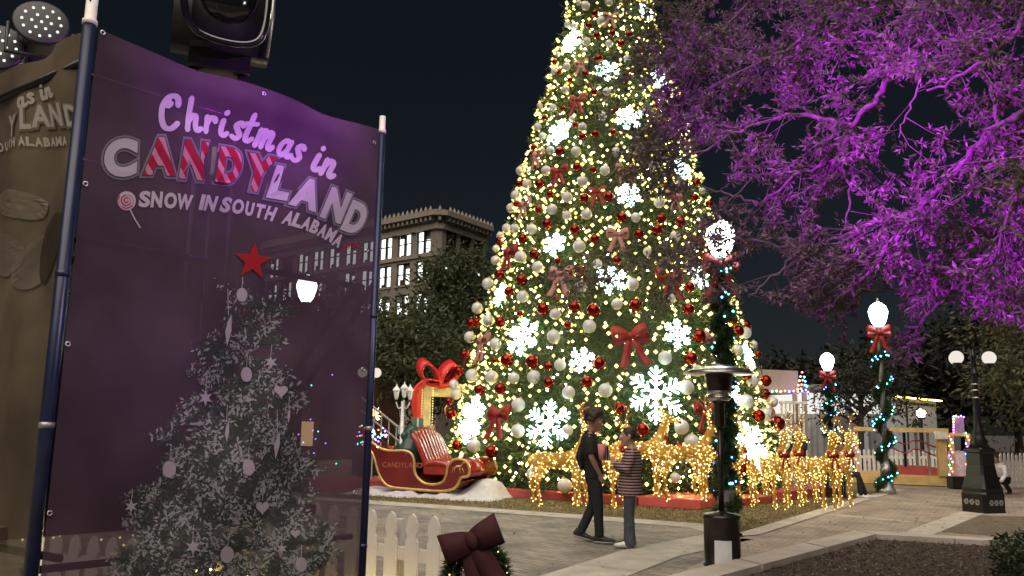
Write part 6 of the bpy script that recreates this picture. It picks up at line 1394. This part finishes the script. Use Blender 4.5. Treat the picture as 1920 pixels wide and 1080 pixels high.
mb = MB(); pr_ = smooth_path([(-.20, -.19, .28), (-.22, -.20, .0), (-.15, -.20, -.20), (.05, -.20, -.25), (.20, -.20, -.20), (.235, -.20, .0), (.22, -.19, .28)], 6); mb.tube(pr_, .022, 8); mb.build("rim", gb_, mh, True)
mb = MB(); mb.sphere((0.02, -.15, .06), .17, 20, 14, 0, None, (1, .5, 1.1)); mb.build("lens", gb_, mh, True)
mb = MB(); mb.tube([(.265, -.12, .34), (.272, -.12, .0), (.255, -.12, -.26)], [.010, .012, .009], 8); mb.build("edge_trim", M['steel'], mh, True)
for sx in (-.14, .14): mb = MB(); mb.box((sx, .02, -.36), (.06, .08, .14), bev=.01); mb.build("clamp", M['blackmetal'], mh)
# purple washes from beside the boxy stage light, plus added spots without fixtures
def wash(p, tgt, W_, ang, blend=.6, col=(.50, .012, .95), size=.06):
    d = bpy.data.lights.new("wash_spot", 'SPOT'); d.energy = W_; d.spot_size = R(ang); d.spot_blend = blend; d.color = col; d.shadow_soft_size = size
    o = bpy.data.objects.new("wash_spot", d); COL.objects.link(o); o.location = p; o.rotation_euler = (V(tgt) - V(p)).to_track_quat('-Z', 'Y').to_euler()
s0 = at(520, 60, 4.25)
wash(s0, at(1830, 300, 6.3), 1900, 30); wash(s0, at(1600, 240, 7.6), 1700, 26); wash(s0, at(1850, 520, 6.6), 1100, 24); wash(s0, at(1400, 130, 8.6), 800, 22); wash(s0, at(1720, 60, 7.2), 700, 24); wash(s0, at(1560, 330, 7.5), 330, 46, .9)
f0 = V((3.2, 1.6, 4.6)); wash(f0, PL0.lerp(PR0, .55) + V((0, 0, 2.5)), 105, 34, .9, (.70, .40, 1.0)); wash(f0, PL0.lerp(PR0, .5) + V((0, 0, 1.9)), 100, 60, .9, (1.0, .82, .84)); wash(f0, PL0.lerp(PR0, .55) + V((0, 0, ZT + .08)), 750, 17, 1.0, (.55, .06, 1.0)); wash(f0, PL0.lerp(PR0, .25) + V((0, 0, 1.75)), 90, 8, 1.0, (.6, .12, 1.0))  # unseen spots added in front, no fixture, to light the banner
m0 = q0.lerp(q1, .55) - bn_ * .55; wash((m0.x, m0.y, ZT + .12), PL0.lerp(PR0, .62) + V((0, 0, ZT - .35)), 16, 95); m1 = q0.lerp(q1, .25) - bn_ * .75; wash((m1.x, m1.y, ZT + .1), PL0.lerp(PR0, .35) + V((0, 0, ZT - 1.2)), 5, 60)  # added spots inside the tower top, no fixture, for the banner's purple glow
